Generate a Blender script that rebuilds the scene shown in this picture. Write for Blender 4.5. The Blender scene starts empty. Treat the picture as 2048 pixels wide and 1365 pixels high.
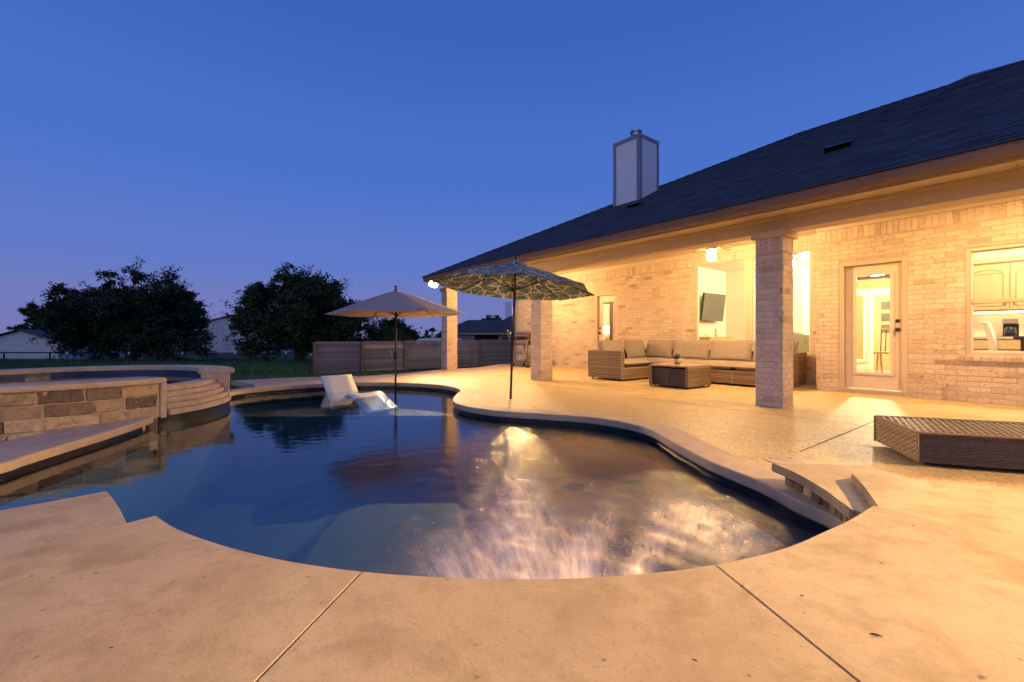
import bpy, bmesh, math, random
from mathutils import Vector, Matrix, noise
from mathutils.geometry import delaunay_2d_cdt

# ------------------------------------------------------------------ camera, sky, exposure
sc = bpy.context.scene
col = sc.collection
CAM_H, FPX, CX, HY = 0.95, 890.0, 1024.0, 675.0
cam = bpy.data.cameras.new('camera')
cam.sensor_width = 36.0
cam.lens = 36.0 * FPX / 2048.0
cam.shift_y = -(682.5 - HY) / 2048.0
cam.clip_start, cam.clip_end = 0.05, 3000.0
camo = bpy.data.objects.new('camera', cam)
camo.location = (0, 0, CAM_H)
camo.rotation_euler = (math.pi / 2, 0, 0)
col.objects.link(camo)
sc.camera = camo

world = bpy.data.worlds.new('World')
sc.world = world
world.use_nodes = True
wt = world.node_tree
bg = wt.nodes['Background']
tc = wt.nodes.new('ShaderNodeTexCoord')
sp = wt.nodes.new('ShaderNodeSeparateXYZ')
rp = wt.nodes.new('ShaderNodeValToRGB')
wt.links.new(tc.outputs['Generated'], sp.inputs[0])
wt.links.new(sp.outputs['Z'], rp.inputs[0])
wt.links.new(rp.outputs[0], bg.inputs[0])
rp.color_ramp.interpolation = 'EASE'
els = rp.color_ramp.elements
stops = [(0.0, (.185, .195, .455)), (.06, (.170, .200, .50)), (.16, (.115, .195, .585)), (.33, (.070, .170, .60)),
         (.60, (.044, .125, .50)), (1.0, (.018, .052, .24))]
els[0].position, els[0].color = stops[0][0], (*stops[0][1], 1)
els[1].position, els[1].color = stops[-1][0], (*stops[-1][1], 1)
for p_, c_ in stops[1:-1]:
    e_ = els.new(p_); e_.color = (*c_, 1)
bg.inputs[1].default_value = 1.0

# last afterglow of the set sun, low behind the camera: very weak, very soft
sun = bpy.data.lights.new('afterglow', 'SUN')
sun.energy, sun.angle, sun.color = .42, math.radians(70), (1.0, .90, .86)
suno = bpy.data.objects.new('afterglow', sun)
suno.rotation_euler = (math.radians(62), 0, math.radians(-22))
col.objects.link(suno)

sc.view_settings.view_transform = 'Standard'
sc.view_settings.look = 'None'
sc.view_settings.exposure = 0.0
sc.view_settings.gamma = 1.0
sc.render.engine = 'CYCLES'
sc.cycles.use_denoising = True
sc.cycles.max_bounces = 8
sc.cycles.diffuse_bounces = 4
sc.cycles.glossy_bounces = 4
sc.cycles.transparent_max_bounces = 16
sc.cycles.sample_clamp_indirect = 6.0
sc.cycles.caustics_reflective = False
sc.cycles.caustics_refractive = False

FAN_W, FLOOD_FAR_W, FLOOD_NEAR_W, CAN_W, ROOM_W = 1250.0, 16000.0, 74000.0, 2300.0, 480.0
WARM = (1.0, .59, .24)

R = random.Random(7)
PI = math.pi

# ------------------------------------------------------------------ frames
CU, SU = .787, .617                      # house runs along U (away, to the left); V points into the house
ANG = math.atan2(-CU, SU)
HM = Matrix.Rotation(ANG, 4, 'Z')        # local x = -u, local y = d

def UV(u, d):                            # house coordinates -> world XY
    return (-SU * u + CU * d, CU * u + SU * d)

def P(px, py, z=0.0):                    # a photograph point lying on the level z -> world XY
    Y = (CAM_H - z) * FPX / (py - HY)
    return ((px - CX) / FPX * Y, Y)

def T(x, y, z=0.0, rz=0.0):
    return Matrix.Translation((x, y, z)) @ Matrix.Rotation(rz, 4, 'Z')

def HT(u, d, z=0.0, rz=0.0):             # matrix whose local x = -u, y = d, placed at (u, d)
    return HM @ Matrix.Translation((-u, d, z)) @ Matrix.Rotation(rz, 4, 'Z')

# ------------------------------------------------------------------ mesh builder
class MB:
    def __init__(s):
        s.v, s.f = [], []
    def add(s, vs, fs):
        b = len(s.v)
        s.v.extend([tuple(p) for p in vs])
        s.f.extend([tuple(b + i for i in f) for f in fs])
    def box(s, x0, x1, y0, y1, z0, z1):
        if x0 > x1: x0, x1 = x1, x0
        if y0 > y1: y0, y1 = y1, y0
        if z0 > z1: z0, z1 = z1, z0
        s.add([(x0, y0, z0), (x1, y0, z0), (x1, y1, z0), (x0, y1, z0), (x0, y0, z1), (x1, y0, z1), (x1, y1, z1), (x0, y1, z1)],
              [(0, 3, 2, 1), (4, 5, 6, 7), (0, 1, 5, 4), (1, 2, 6, 5), (2, 3, 7, 6), (3, 0, 4, 7)])
    def obox(s, M, hx, hy, hz):
        n = len(s.v)
        s.box(-hx, hx, -hy, hy, -hz, hz)
        for i in range(n, len(s.v)):
            s.v[i] = tuple(M @ Vector(s.v[i]))
    def xf(s, M, start=0):
        for i in range(start, len(s.v)):
            s.v[i] = tuple(M @ Vector(s.v[i]))
    def tube(s, pts, r, n=8, caps=True):
        pts = [Vector(p) for p in pts]
        rs = r if isinstance(r, (list, tuple)) else [r] * len(pts)
        rings = []
        prev = None
        for i, p in enumerate(pts):
            t = (pts[min(i + 1, len(pts) - 1)] - pts[max(i - 1, 0)])
            if t.length < 1e-9: t = Vector((0, 0, 1))
            t.normalize()
            if prev is None:
                a = t.orthogonal().normalized()
            else:
                a = (prev - t * prev.dot(t))
                a = a.normalized() if a.length > 1e-6 else t.orthogonal().normalized()
            prev = a
            b = t.cross(a)
            rings.append([p + (a * math.cos(2 * PI * k / n) + b * math.sin(2 * PI * k / n)) * rs[i] for k in range(n)])
        vs = [q for ring in rings for q in ring]
        fs = []
        for i in range(len(pts) - 1):
            for k in range(n):
                k2 = (k + 1) % n
                fs.append((i * n + k, i * n + k2, (i + 1) * n + k2, (i + 1) * n + k))
        if caps:
            fs.append(tuple(reversed(range(n))))
            fs.append(tuple((len(pts) - 1) * n + k for k in range(n)))
        s.add(vs, fs)
    def lathe(s, prof, n=24, c=(0, 0, 0), ring=False):
        vs, fs = [], []
        for (r, z) in prof:
            for k in range(n):
                a = 2 * PI * k / n
                vs.append((c[0] + r * math.cos(a), c[1] + r * math.sin(a), c[2] + z))
        m = len(prof)
        for i in range(m - 1):
            for k in range(n):
                k2 = (k + 1) % n
                fs.append((i * n + k, i * n + k2, (i + 1) * n + k2, (i + 1) * n + k))
        if ring:
            for k in range(n):
                k2 = (k + 1) % n
                fs.append(((m - 1) * n + k, (m - 1) * n + k2, k2, k))
        else:
            if prof[0][0] > 1e-6: fs.append(tuple(reversed(range(n))))
            if prof[-1][0] > 1e-6: fs.append(tuple((m - 1) * n + k for k in range(n)))
        s.add(vs, fs)
    def prism(s, poly, z0, z1):
        n = len(poly)
        a = sum(poly[i][0] * poly[(i + 1) % n][1] - poly[(i + 1) % n][0] * poly[i][1] for i in range(n))
        if a < 0: poly = list(reversed(poly))
        vs = [(p[0], p[1], z0) for p in poly] + [(p[0], p[1], z1) for p in poly]
        fs = [tuple(reversed(range(n))), tuple(range(n, 2 * n))]
        for i in range(n):
            j = (i + 1) % n
            fs.append((i, j, n + j, n + i))
        s.add(vs, fs)
    def sector(s, c, r0, r1, a0, a1, z0, z1, n=24):
        vs, fs = [], []
        for i in range(n + 1):
            a = a0 + (a1 - a0) * i / n
            ca, sa = math.cos(a), math.sin(a)
            for (r, z) in ((r0, z0), (r1, z0), (r1, z1), (r0, z1)):
                vs.append((c[0] + r * ca, c[1] + r * sa, z))
        for i in range(n):
            for k in range(4):
                k2 = (k + 1) % 4
                fs.append((i * 4 + k, (i + 1) * 4 + k, (i + 1) * 4 + k2, i * 4 + k2))
        fs.append((0, 1, 2, 3)); fs.append((n * 4 + 3, n * 4 + 2, n * 4 + 1, n * 4))
        s.add(vs, fs)
    def mesh(s, name, mat=None, smooth=False, bevel=0, seg=1, fixn=True):
        me = bpy.data.meshes.new(name)
        me.from_pydata(s.v, [], s.f)
        me.update()
        if bevel or fixn:
            bm = bmesh.new(); bm.from_mesh(me)
            if fixn:
                bmesh.ops.recalc_face_normals(bm, faces=bm.faces)
            if bevel:
                es = [e for e in bm.edges if len(e.link_faces) == 2 and e.calc_face_angle(0) > .6]
                bmesh.ops.bevel(bm, geom=es, offset=bevel, segments=seg, affect='EDGES', clamp_overlap=True)
            bm.to_mesh(me); bm.free()
        if smooth:
            me.polygons.foreach_set('use_smooth', [True] * len(me.polygons))
        if mat: me.materials.append(mat)
        return me
    def build(s, name, mat, parent=None, M=None, smooth=False, bevel=0, seg=1, fixn=True):
        return link(name, s.mesh(name, mat, smooth, bevel, seg, fixn), parent, M)

WM = {}
I4 = Matrix.Identity(4)

def link(name, data, parent=None, M=None):
    o = bpy.data.objects.new(name, data)
    col.objects.link(o)
    M = M or I4
    if parent is not None:
        o.parent = parent
        o.matrix_parent_inverse = WM[parent.name].inverted()
    o.matrix_basis = M
    WM[o.name] = M.copy()
    return o

def tag(o, label, cat, group=None):
    o['label'] = label; o['category'] = cat
    if group: o['group'] = group
    return o

def thing(name, label, cat, M, group=None):
    o = link(name, None, None, M)
    o.empty_display_size = .2
    return tag(o, label, cat, group)

def struct(o, kind='structure', label=None):
    o['kind'] = kind
    if label: o['label'] = label
    return o

# ------------------------------------------------------------------ materials
def nodes(name):
    m = bpy.data.materials.new(name)
    m.use_nodes = True
    nt = m.node_tree
    return m, nt, nt.nodes['Principled BSDF'], (lambda t: nt.nodes.new(t)), (lambda a, b: nt.links.new(a, b))

def island_random(nt, N, L):
    g = N('ShaderNodeNewGeometry'); oi = N('ShaderNodeObjectInfo')
    a = N('ShaderNodeMath'); a.operation = 'ADD'
    f = N('ShaderNodeMath'); f.operation = 'FRACT'
    L(g.outputs['Random Per Island'], a.inputs[0]); L(oi.outputs['Random'], a.inputs[1]); L(a.outputs[0], f.inputs[0])
    return f.outputs[0]

def mixc(N, L, fac, a, b, mode='MIX'):
    m = N('ShaderNodeMix'); m.data_type = 'RGBA'; m.blend_type = mode
    for sock, val in ((m.inputs[0], fac), (m.inputs[6], a), (m.inputs[7], b)):
        if isinstance(val, (int, float)): sock.default_value = val
        elif isinstance(val, tuple): sock.default_value = (*val, 1) if len(val) == 3 else val
        else: L(val, sock)
    return m.outputs[2]

def ramp(N, L, src, stops, interp='LINEAR'):
    r = N('ShaderNodeValToRGB'); r.color_ramp.interpolation = interp
    e = r.color_ramp.elements
    f = lambda c: (*c, 1) if isinstance(c, tuple) else (c, c, c, 1)
    e[0].position, e[0].color = stops[0][0], f(stops[0][1])
    e[1].position, e[1].color = stops[-1][0], f(stops[-1][1])
    for p, c in stops[1:-1]:
        x = e.new(p); x.color = f(c)
    L(src, r.inputs[0])
    return r.outputs[0]

def tex(N, L, vec, scale, detail=3, rough=.55, dist=0.0, kind='noise'):
    if kind == 'noise':
        t = N('ShaderNodeTexNoise'); t.inputs['Detail'].default_value = detail; t.inputs['Roughness'].default_value = rough
        t.inputs['Distortion'].default_value = dist
    else:
        t = N('ShaderNodeTexVoronoi')
    t.inputs['Scale'].default_value = scale
    L(vec, t.inputs['Vector'])
    return t

def coords(N, L, kind='Object', scale=None):
    t = N('ShaderNodeTexCoord')
    if kind == 'World':
        g = N('ShaderNodeNewGeometry'); out = g.outputs['Position']
    else:
        out = t.outputs[kind]
    if scale:
        mp = N('ShaderNodeMapping'); mp.inputs['Scale'].default_value = scale
        L(out, mp.inputs[0]); out = mp.outputs[0]
    return out

def bump(N, L, bsdf, h, strength, dist):
    b = N('ShaderNodeBump'); b.inputs['Strength'].default_value = strength; b.inputs['Distance'].default_value = dist
    L(h, b.inputs['Height']); L(b.outputs[0], bsdf.inputs['Normal'])
    return b

def mat(name, c1, c2=None, scale=6.0, rough=.7, bstr=0.0, bscale=60.0, bdist=.004, isl=0.0, metal=0.0, sscale=None, spec=.5, coord='World', detail=4):
    m, nt, b, N, L = nodes(name)
    b.inputs['Roughness'].default_value = rough
    b.inputs['Metallic'].default_value = metal
    b.inputs['Specular IOR Level'].default_value = spec
    v = coords(N, L, coord, sscale)
    c = None
    if c2:
        t = tex(N, L, v, scale, detail)
        f = ramp(N, L, t.outputs['Fac'], [(.32, 0.0), (.68, 1.0)])
        c = mixc(N, L, f, c1, c2)
    if isl:
        r = island_random(nt, N, L)
        mr = N('ShaderNodeMapRange'); mr.inputs[3].default_value = 1 - isl; mr.inputs[4].default_value = 1 + isl
        L(r, mr.inputs[0])
        cc = N('ShaderNodeCombineColor'); [L(mr.outputs[0], cc.inputs[i]) for i in range(3)]
        c = mixc(N, L, 1.0, c if c is not None else c1, cc.outputs[0], 'MULTIPLY')
    if c is not None: L(c, b.inputs['Base Color'])
    else: b.inputs['Base Color'].default_value = (*c1, 1)
    if bstr:
        t2 = tex(N, L, v, bscale, 5, .65)
        bump(N, L, b, t2.outputs['Fac'], bstr, bdist)
    return m

def emis(name, colr, strength):
    m = bpy.data.materials.new(name); m.use_nodes = True
    nt = m.node_tree; nt.nodes.clear()
    e = nt.nodes.new('ShaderNodeEmission'); o = nt.nodes.new('ShaderNodeOutputMaterial')
    e.inputs[0].default_value = (*colr, 1); e.inputs[1].default_value = strength
    nt.links.new(e.outputs[0], o.inputs[0])
    return m

def brick_mat():
    m, nt, b, N, L = nodes('painted_worn_brick')
    r = island_random(nt, N, L)
    v = coords(N, L, 'World')
    base = ramp(N, L, r, [(0, (.44, .325, .23)), (.2, (.58, .46, .34)), (.5, (.65, .55, .43)), (.72, (.53, .41, .305)), (.92, (.62, .52, .405)), (.975, (.40, .28, .195)), (1, (.27, .17, .115))])
    base = mixc(N, L, .16, base, (.59, .49, .375))
    big = tex(N, L, v, 1.3, 3)
    base = mixc(N, L, ramp(N, L, big.outputs['Fac'], [(.40, 0.0), (.72, .45)]), base, (.68, .585, .47))
    vs_ = coords(N, L, 'World', (1, 1, 2.6))
    n1 = tex(N, L, vs_, 22, 5, .7)
    wear = ramp(N, L, n1.outputs['Fac'], [(.53, 0.0), (.66, 1.0)])
    big2 = tex(N, L, v, 2.2, 2)
    w2 = ramp(N, L, big2.outputs['Fac'], [(.36, .15), (.62, 1.0)])
    mm = N('ShaderNodeMath'); mm.operation = 'MULTIPLY'; L(wear, mm.inputs[0]); L(w2, mm.inputs[1])
    c = mixc(N, L, mm.outputs[0], base, (.20, .125, .085))
    n3 = tex(N, L, v, 60, 3)
    c = mixc(N, L, ramp(N, L, n3.outputs['Fac'], [(.55, 0.0), (.75, .5)]), c, (.70, .63, .54))
    L(c, b.inputs['Base Color'])
    b.inputs['Roughness'].default_value = .85
    bump(N, L, b, n1.outputs['Fac'], .6, .006)
    return m

def concrete_mat(name, c1, c2, c3, speck=(.12, .09, .07), aggregate=False):
    m, nt, b, N, L = nodes(name)
    v = coords(N, L, 'World')
    n1 = tex(N, L, v, 1.1, 4, .6, .6)
    c = mixc(N, L, ramp(N, L, n1.outputs['Fac'], [(.33, 0.0), (.66, 1.0)]), c1, c2)
    n2 = tex(N, L, v, 5.5, 5, .65, .4)
    c = mixc(N, L, ramp(N, L, n2.outputs['Fac'], [(.46, 0.0), (.70, .8)]), c, c3)
    n2b = tex(N, L, v, 14, 5, .7, .8)
    c = mixc(N, L, ramp(N, L, n2b.outputs['Fac'], [(.50, 0.0), (.78, .5)]), c, c3)
    fine = tex(N, L, v, 130, 3, .7)
    if aggregate:
        vo = tex(N, L, v, 46, kind='vor')
        peb = ramp(N, L, vo.outputs['Distance'], [(.15, 1.0), (.55, 0.0)])
        tone = N('ShaderNodeSeparateColor'); L(vo.outputs['Color'], tone.inputs[0])
        pc = ramp(N, L, tone.outputs[0], [(0, (.08, .045, .02)), (.3, (.30, .18, .085)), (.65, (.74, .60, .38)), (1, (.13, .075, .03))])
        zone = tex(N, L, v, .55, 2)
        zf = ramp(N, L, zone.outputs['Fac'], [(.36, .45), (.58, 1.0)])
        mu = N('ShaderNodeMath'); mu.operation = 'MULTIPLY'; L(peb, mu.inputs[0]); L(zf, mu.inputs[1])
        c = mixc(N, L, mu.outputs[0], c, pc)
        bump(N, L, b, peb, .55, .004)
        b.inputs['Roughness'].default_value = .48
    else:
        vo = tex(N, L, v, 16, kind='vor')
        sm = tex(N, L, v, 7, 2)
        a = ramp(N, L, vo.outputs['Distance'], [(.03, 1.0), (.11, 0.0)])
        d = ramp(N, L, sm.outputs['Fac'], [(.44, 0.0), (.56, 1.0)])
        mu = N('ShaderNodeMath'); mu.operation = 'MULTIPLY'; L(a, mu.inputs[0]); L(d, mu.inputs[1])
        c = mixc(N, L, mu.outputs[0], c, speck)
        c = mixc(N, L, ramp(N, L, fine.outputs['Fac'], [(.58, 0.0), (.74, .5)]), c, speck)
        b.inputs['Roughness'].default_value = .68
        bump(N, L, b, fine.outputs['Fac'], .25, .003)
    L(c, b.inputs['Base Color'])
    b.inputs['Specular IOR Level'].default_value = .35
    return m

def stone_mat():
    m, nt, b, N, L = nodes('rough_limestone')
    r = island_random(nt, N, L)
    v = coords(N, L, 'World')
    base = ramp(N, L, r, [(0, (.26, .16, .085)), (.15, (.58, .45, .27)), (.3, (.11, .075, .05)), (.5, (.15, .10, .065)), (.62, (.56, .42, .24)), (.75, (.17, .115, .07)), (.9, (.44, .31, .17)), (1, (.12, .085, .055))])
    n1 = tex(N, L, v, 9, 5, .65, 1.2)
    c = mixc(N, L, ramp(N, L, n1.outputs['Fac'], [(.45, 0.0), (.70, .6)]), base, (.17, .115, .07))
    n2 = tex(N, L, v, 30, 4)
    c = mixc(N, L, ramp(N, L, n2.outputs['Fac'], [(.5, 0.0), (.8, .22)]), c, (.62, .52, .38))
    L(c, b.inputs['Base Color']); b.inputs['Roughness'].default_value = .8
    bump(N, L, b, n1.outputs['Fac'], .9, .02)
    return m

def glass_mat(name, tint=(1, 1, 1), gloss=1.0):
    m = bpy.data.materials.new(name); m.use_nodes = True
    nt = m.node_tree; nt.nodes.clear()
    N = nt.nodes.new; L = nt.links.new
    o = N('ShaderNodeOutputMaterial'); mx = N('ShaderNodeMixShader'); tr = N('ShaderNodeBsdfTransparent'); gl = N('ShaderNodeBsdfGlossy')
    fr = N('ShaderNodeFresnel'); fr.inputs[0].default_value = 1.45
    tr.inputs[0].default_value = (*tint, 1); gl.inputs['Roughness'].default_value = .015
    gg = N('ShaderNodeNewGeometry'); bf_ = N('ShaderNodeMath'); bf_.operation = 'SUBTRACT'; bf_.inputs[0].default_value = 1.0
    mf = N('ShaderNodeMath'); mf.operation = 'MULTIPLY'
    L(gg.outputs['Backfacing'], bf_.inputs[1]); L(bf_.outputs[0], mf.inputs[0]); L(fr.outputs[0], mf.inputs[1])
    L(mf.outputs[0], mx.inputs[0]); L(tr.outputs[0], mx.inputs[1]); L(gl.outputs[0], mx.inputs[2]); L(mx.outputs[0], o.inputs[0])
    return m

def water_mat(name, churn=True):
    m = bpy.data.materials.new(name); m.use_nodes = True
    nt = m.node_tree; nt.nodes.clear()
    N = nt.nodes.new; L = nt.links.new
    o = N('ShaderNodeOutputMaterial'); mx = N('ShaderNodeMixShader'); tr = N('ShaderNodeBsdfTransparent'); gl = N('ShaderNodeBsdfGlossy')
    fr = N('ShaderNodeFresnel'); fr.inputs[0].default_value = 2.0
    tr.inputs[0].default_value = (.80, .94, .97, 1)
    g = N('ShaderNodeNewGeometry')
    n1 = N('ShaderNodeTexNoise'); n1.inputs['Scale'].default_value = 3.2; n1.inputs['Detail'].default_value = 2
    mp = N('ShaderNodeMapping'); mp.inputs['Scale'].default_value = (1.0, 2.2, 1.0)
    L(g.outputs['Position'], mp.inputs[0]); L(mp.outputs[0], n1.inputs['Vector'])
    b1 = N('ShaderNodeBump'); b1.inputs['Strength'].default_value = .10; b1.inputs['Distance'].default_value = .02
    L(n1.outputs['Fac'], b1.inputs['Height'])
    nrm = b1.outputs[0]
    if churn:
        # chop fades with the distance from where the water falls in
        att = N('ShaderNodeAttribute'); att.attribute_name = 'churn'
        n2 = N('ShaderNodeTexNoise'); n2.inputs['Scale'].default_value = 48; n2.inputs['Detail'].default_value = 4; n2.inputs['Distortion'].default_value = .6
        L(g.outputs['Position'], n2.inputs['Vector'])
        n3 = N('ShaderNodeTexNoise'); n3.inputs['Scale'].default_value = 110; n3.inputs['Detail'].default_value = 3
        L(g.outputs['Position'], n3.inputs['Vector'])
        ad = N('ShaderNodeMath'); ad.operation = 'MULTIPLY_ADD'; ad.inputs[1].default_value = .35
        L(n3.outputs['Fac'], ad.inputs[0]); L(n2.outputs['Fac'], ad.inputs[2])
        b2 = N('ShaderNodeBump'); b2.inputs['Distance'].default_value = .009
        L(att.outputs['Fac'], b2.inputs['Strength']); L(ad.outputs[0], b2.inputs['Height']); L(nrm, b2.inputs['Normal'])
        nrm = b2.outputs[0]
    L(nrm, gl.inputs['Normal']); L(nrm, fr.inputs['Normal'])
    gl.inputs['Roughness'].default_value = .045
    if churn:
        rg = N('ShaderNodeMath'); rg.operation = 'MULTIPLY_ADD'; rg.inputs[1].default_value = .16; rg.inputs[2].default_value = .04
        L(att.outputs['Fac'], rg.inputs[0]); L(rg.outputs[0], gl.inputs['Roughness'])
    bf_ = N('ShaderNodeMath'); bf_.operation = 'SUBTRACT'; bf_.inputs[0].default_value = 1.0
    mf = N('ShaderNodeMath'); mf.operation = 'MULTIPLY'
    L(g.outputs['Backfacing'], bf_.inputs[1]); L(bf_.outputs[0], mf.inputs[0]); L(fr.outputs[0], mf.inputs[1])
    L(mf.outputs[0], mx.inputs[0]); L(tr.outputs[0], mx.inputs[1]); L(gl.outputs[0], mx.inputs[2])
    out = mx.outputs[0]
    if churn:
        fo = N('ShaderNodeAttribute'); fo.attribute_name = 'foam_glint'
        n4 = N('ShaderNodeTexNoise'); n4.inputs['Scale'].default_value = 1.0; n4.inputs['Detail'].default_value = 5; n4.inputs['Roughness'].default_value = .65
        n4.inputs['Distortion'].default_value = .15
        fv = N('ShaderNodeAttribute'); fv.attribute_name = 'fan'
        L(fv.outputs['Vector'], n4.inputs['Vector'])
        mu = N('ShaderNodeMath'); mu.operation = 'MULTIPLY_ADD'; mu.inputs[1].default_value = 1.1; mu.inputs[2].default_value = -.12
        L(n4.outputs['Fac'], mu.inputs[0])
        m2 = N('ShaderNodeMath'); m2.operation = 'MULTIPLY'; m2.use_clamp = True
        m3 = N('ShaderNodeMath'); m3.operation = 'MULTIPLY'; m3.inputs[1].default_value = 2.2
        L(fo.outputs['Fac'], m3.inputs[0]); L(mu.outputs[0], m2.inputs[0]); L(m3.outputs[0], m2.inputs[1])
        df = N('ShaderNodeBsdfDiffuse'); df.inputs[0].default_value = (.90, .81, .73, 1)  # warm lamplight tint put into the diffuse colour; the froth itself is white
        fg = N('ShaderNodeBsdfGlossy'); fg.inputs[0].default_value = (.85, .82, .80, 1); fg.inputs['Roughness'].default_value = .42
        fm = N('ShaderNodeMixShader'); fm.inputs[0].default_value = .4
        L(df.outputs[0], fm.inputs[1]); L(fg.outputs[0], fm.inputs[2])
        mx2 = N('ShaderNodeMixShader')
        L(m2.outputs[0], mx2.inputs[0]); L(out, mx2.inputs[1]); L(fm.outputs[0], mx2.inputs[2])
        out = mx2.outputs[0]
    L(out, o.inputs[0])
    return m

def fabric_print_mat():
    m, nt, b, N, L = nodes('leaf_print_fabric')
    v = coords(N, L, 'Object')
    sep = N('ShaderNodeSeparateXYZ'); L(v, sep.inputs[0])
    cmb = N('ShaderNodeCombineXYZ'); L(sep.outputs[0], cmb.inputs[0]); L(sep.outputs[1], cmb.inputs[1])
    n0 = tex(N, L, cmb.outputs[0], 2.4, 2)
    ad = N('ShaderNodeVectorMath'); ad.operation = 'MULTIPLY_ADD'
    L(n0.outputs['Color'], ad.inputs[0]); ad.inputs[1].default_value = (.35, .35, 0); L(cmb.outputs[0], ad.inputs[2])
    vo = N('ShaderNodeTexVoronoi'); vo.feature = 'DISTANCE_TO_EDGE'; vo.inputs['Scale'].default_value = 4.2
    L(ad.outputs[0], vo.inputs['Vector'])
    edge = ramp(N, L, vo.outputs['Distance'], [(.025, 1.0), (.05, 0.0)])
    wv = N('ShaderNodeTexWave'); wv.inputs['Scale'].default_value = 7.5; wv.inputs['Distortion'].default_value = 7; wv.inputs['Detail'].default_value = 1
    wv.inputs['Detail Scale'].default_value = 1.6
    L(ad.outputs[0], wv.inputs['Vector'])
    line = ramp(N, L, wv.outputs['Fac'], [(.84, 0.0), (.92, 1.0)])
    n2 = tex(N, L, cmb.outputs[0], 6, 1)
    gate = ramp(N, L, n2.outputs['Fac'], [(.45, 0.0), (.5, 1.0)])
    mu = N('ShaderNodeMath'); mu.operation = 'MULTIPLY'; L(line, mu.inputs[0]); L(gate, mu.inputs[1])
    mxm = N('ShaderNodeMath'); mxm.operation = 'MAXIMUM'; L(mu.outputs[0], mxm.inputs[0]); L(edge, mxm.inputs[1])
    c = mixc(N, L, mxm.outputs[0], (.13, .255, .27), (.80, .77, .66))
    L(c, b.inputs['Base Color']); b.inputs['Roughness'].default_value = .85
    tl = N('ShaderNodeBsdfTranslucent'); L(c, tl.inputs[0])
    ms = N('ShaderNodeMixShader'); ms.inputs[0].default_value = .45
    L(b.outputs[0], ms.inputs[1]); L(tl.outputs[0], ms.inputs[2]); L(ms.outputs[0], nt.nodes['Material Output'].inputs[0])
    return m

def canvas_mat(name, c, trans=.3):
    m, nt, b, N, L = nodes(name)
    b.inputs['Base Color'].default_value = (*c, 1); b.inputs['Roughness'].default_value = .85
    v = coords(N, L, 'Object'); t = tex(N, L, v, 9, 4); bump(N, L, b, t.outputs['Fac'], .3, .02)
    tl = N('ShaderNodeBsdfTranslucent'); tl.inputs[0].default_value = (*c, 1)
    ms = N('ShaderNodeMixShader'); ms.inputs[0].default_value = trans
    L(b.outputs[0], ms.inputs[1]); L(tl.outputs[0], ms.inputs[2]); L(ms.outputs[0], nt.nodes['Material Output'].inputs[0])
    return m

def leaf_mat(name, c1, c2):
    m, nt, b, N, L = nodes(name)
    r = island_random(nt, N, L)
    c = ramp(N, L, r, [(0, c1), (1, c2)])
    L(c, b.inputs['Base Color']); b.inputs['Roughness'].default_value = .6; b.inputs['Specular IOR Level'].default_value = .3
    return m

def wood_mat(name, c1, c2, axis=(1, 1, 12), isl=.25, rough=.75, coord='Object'):
    m, nt, b, N, L = nodes(name)
    v = coords(N, L, coord, axis)
    n = tex(N, L, v, 3, 6, .7, 1.0)
    c = mixc(N, L, ramp(N, L, n.outputs['Fac'], [(.3, 0.0), (.7, 1.0)]), c1, c2)
    r = island_random(nt, N, L)
    mr = N('ShaderNodeMapRange'); mr.inputs[3].default_value = 1 - isl; mr.inputs[4].default_value = 1 + isl
    L(r, mr.inputs[0])
    cc = N('ShaderNodeCombineColor'); [L(mr.outputs[0], cc.inputs[i]) for i in range(3)]
    c = mixc(N, L, 1.0, c, cc.outputs[0], 'MULTIPLY')
    L(c, b.inputs['Base Color']); b.inputs['Roughness'].default_value = rough
    bump(N, L, b, n.outputs['Fac'], .3, .004)
    return m

BRICK = brick_mat()
MORTAR = mat('mortar', (.50, .415, .31), (.42, .34, .25), 20, .95, .5, 90)
TRIM = mat('tan_trim_paint', (.54, .44, .32), (.57, .465, .34), 3, .55)
CEILP = mat('ceiling_paint', (.62, .52, .40), None, rough=.7)
GUTTER = mat('brown_gutter_metal', (.215, .135, .09), (.18, .115, .08), 4, .42)
DOORP = mat('door_paint', (.68, .585, .47), None, rough=.45)
SHINGLE = mat('asphalt_shingle', (.060, .068, .084), (.042, .048, .060), 40, .9, .5, 160, .003, isl=.25)
BUTT = mat('shingle_cut_edge', (.012, .014, .018), None, rough=.95)  # dark cut asphalt; the shadow line under each course is in this colour too
CHIMP = mat('chimney_panel_paint', (.80, .80, .80), (.74, .74, .75), 5, .7)
CHIMT = mat('chimney_trim_paint', (.24, .25, .29), None, rough=.6)
STEEL = mat('galvanised_steel', (.48, .51, .55), (.38, .40, .44), 8, .35, metal=.8)
BLACK = mat('black_metal', (.018, .017, .018), None, rough=.4)
BRONZE = mat('bronze_pole_metal', (.035, .024, .019), None, rough=.38, spec=.6)
KNOB = mat('dark_bronze', (.07, .045, .03), None, rough=.3, metal=.6)
DECK = concrete_mat('raised_deck_concrete', (.55, .455, .285), (.41, .325, .19), (.32, .24, .13))
COPING = concrete_mat('coping_concrete', (.56, .45, .32), (.47, .37, .25), (.40, .30, .195))
PATIO = concrete_mat('patio_aggregate', (.59, .455, .225), (.53, .40, .19), (.44, .32, .145), aggregate=True)
JOINT = mat('joint_sealant', (.13, .095, .065), None, rough=.9)
STONE = stone_mat()
SPALED = mat('spa_ledge_stone', (.55, .45, .34), (.40, .31, .22), 12, .8, .6, 40, .01)
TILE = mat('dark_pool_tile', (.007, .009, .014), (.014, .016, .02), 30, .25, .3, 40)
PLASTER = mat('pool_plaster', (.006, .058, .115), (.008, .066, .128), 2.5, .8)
SHELF = mat('shelf_plaster', (.15, .14, .115), (.12, .12, .105), 3, .8)
WATER = water_mat('pool_water')
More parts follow.
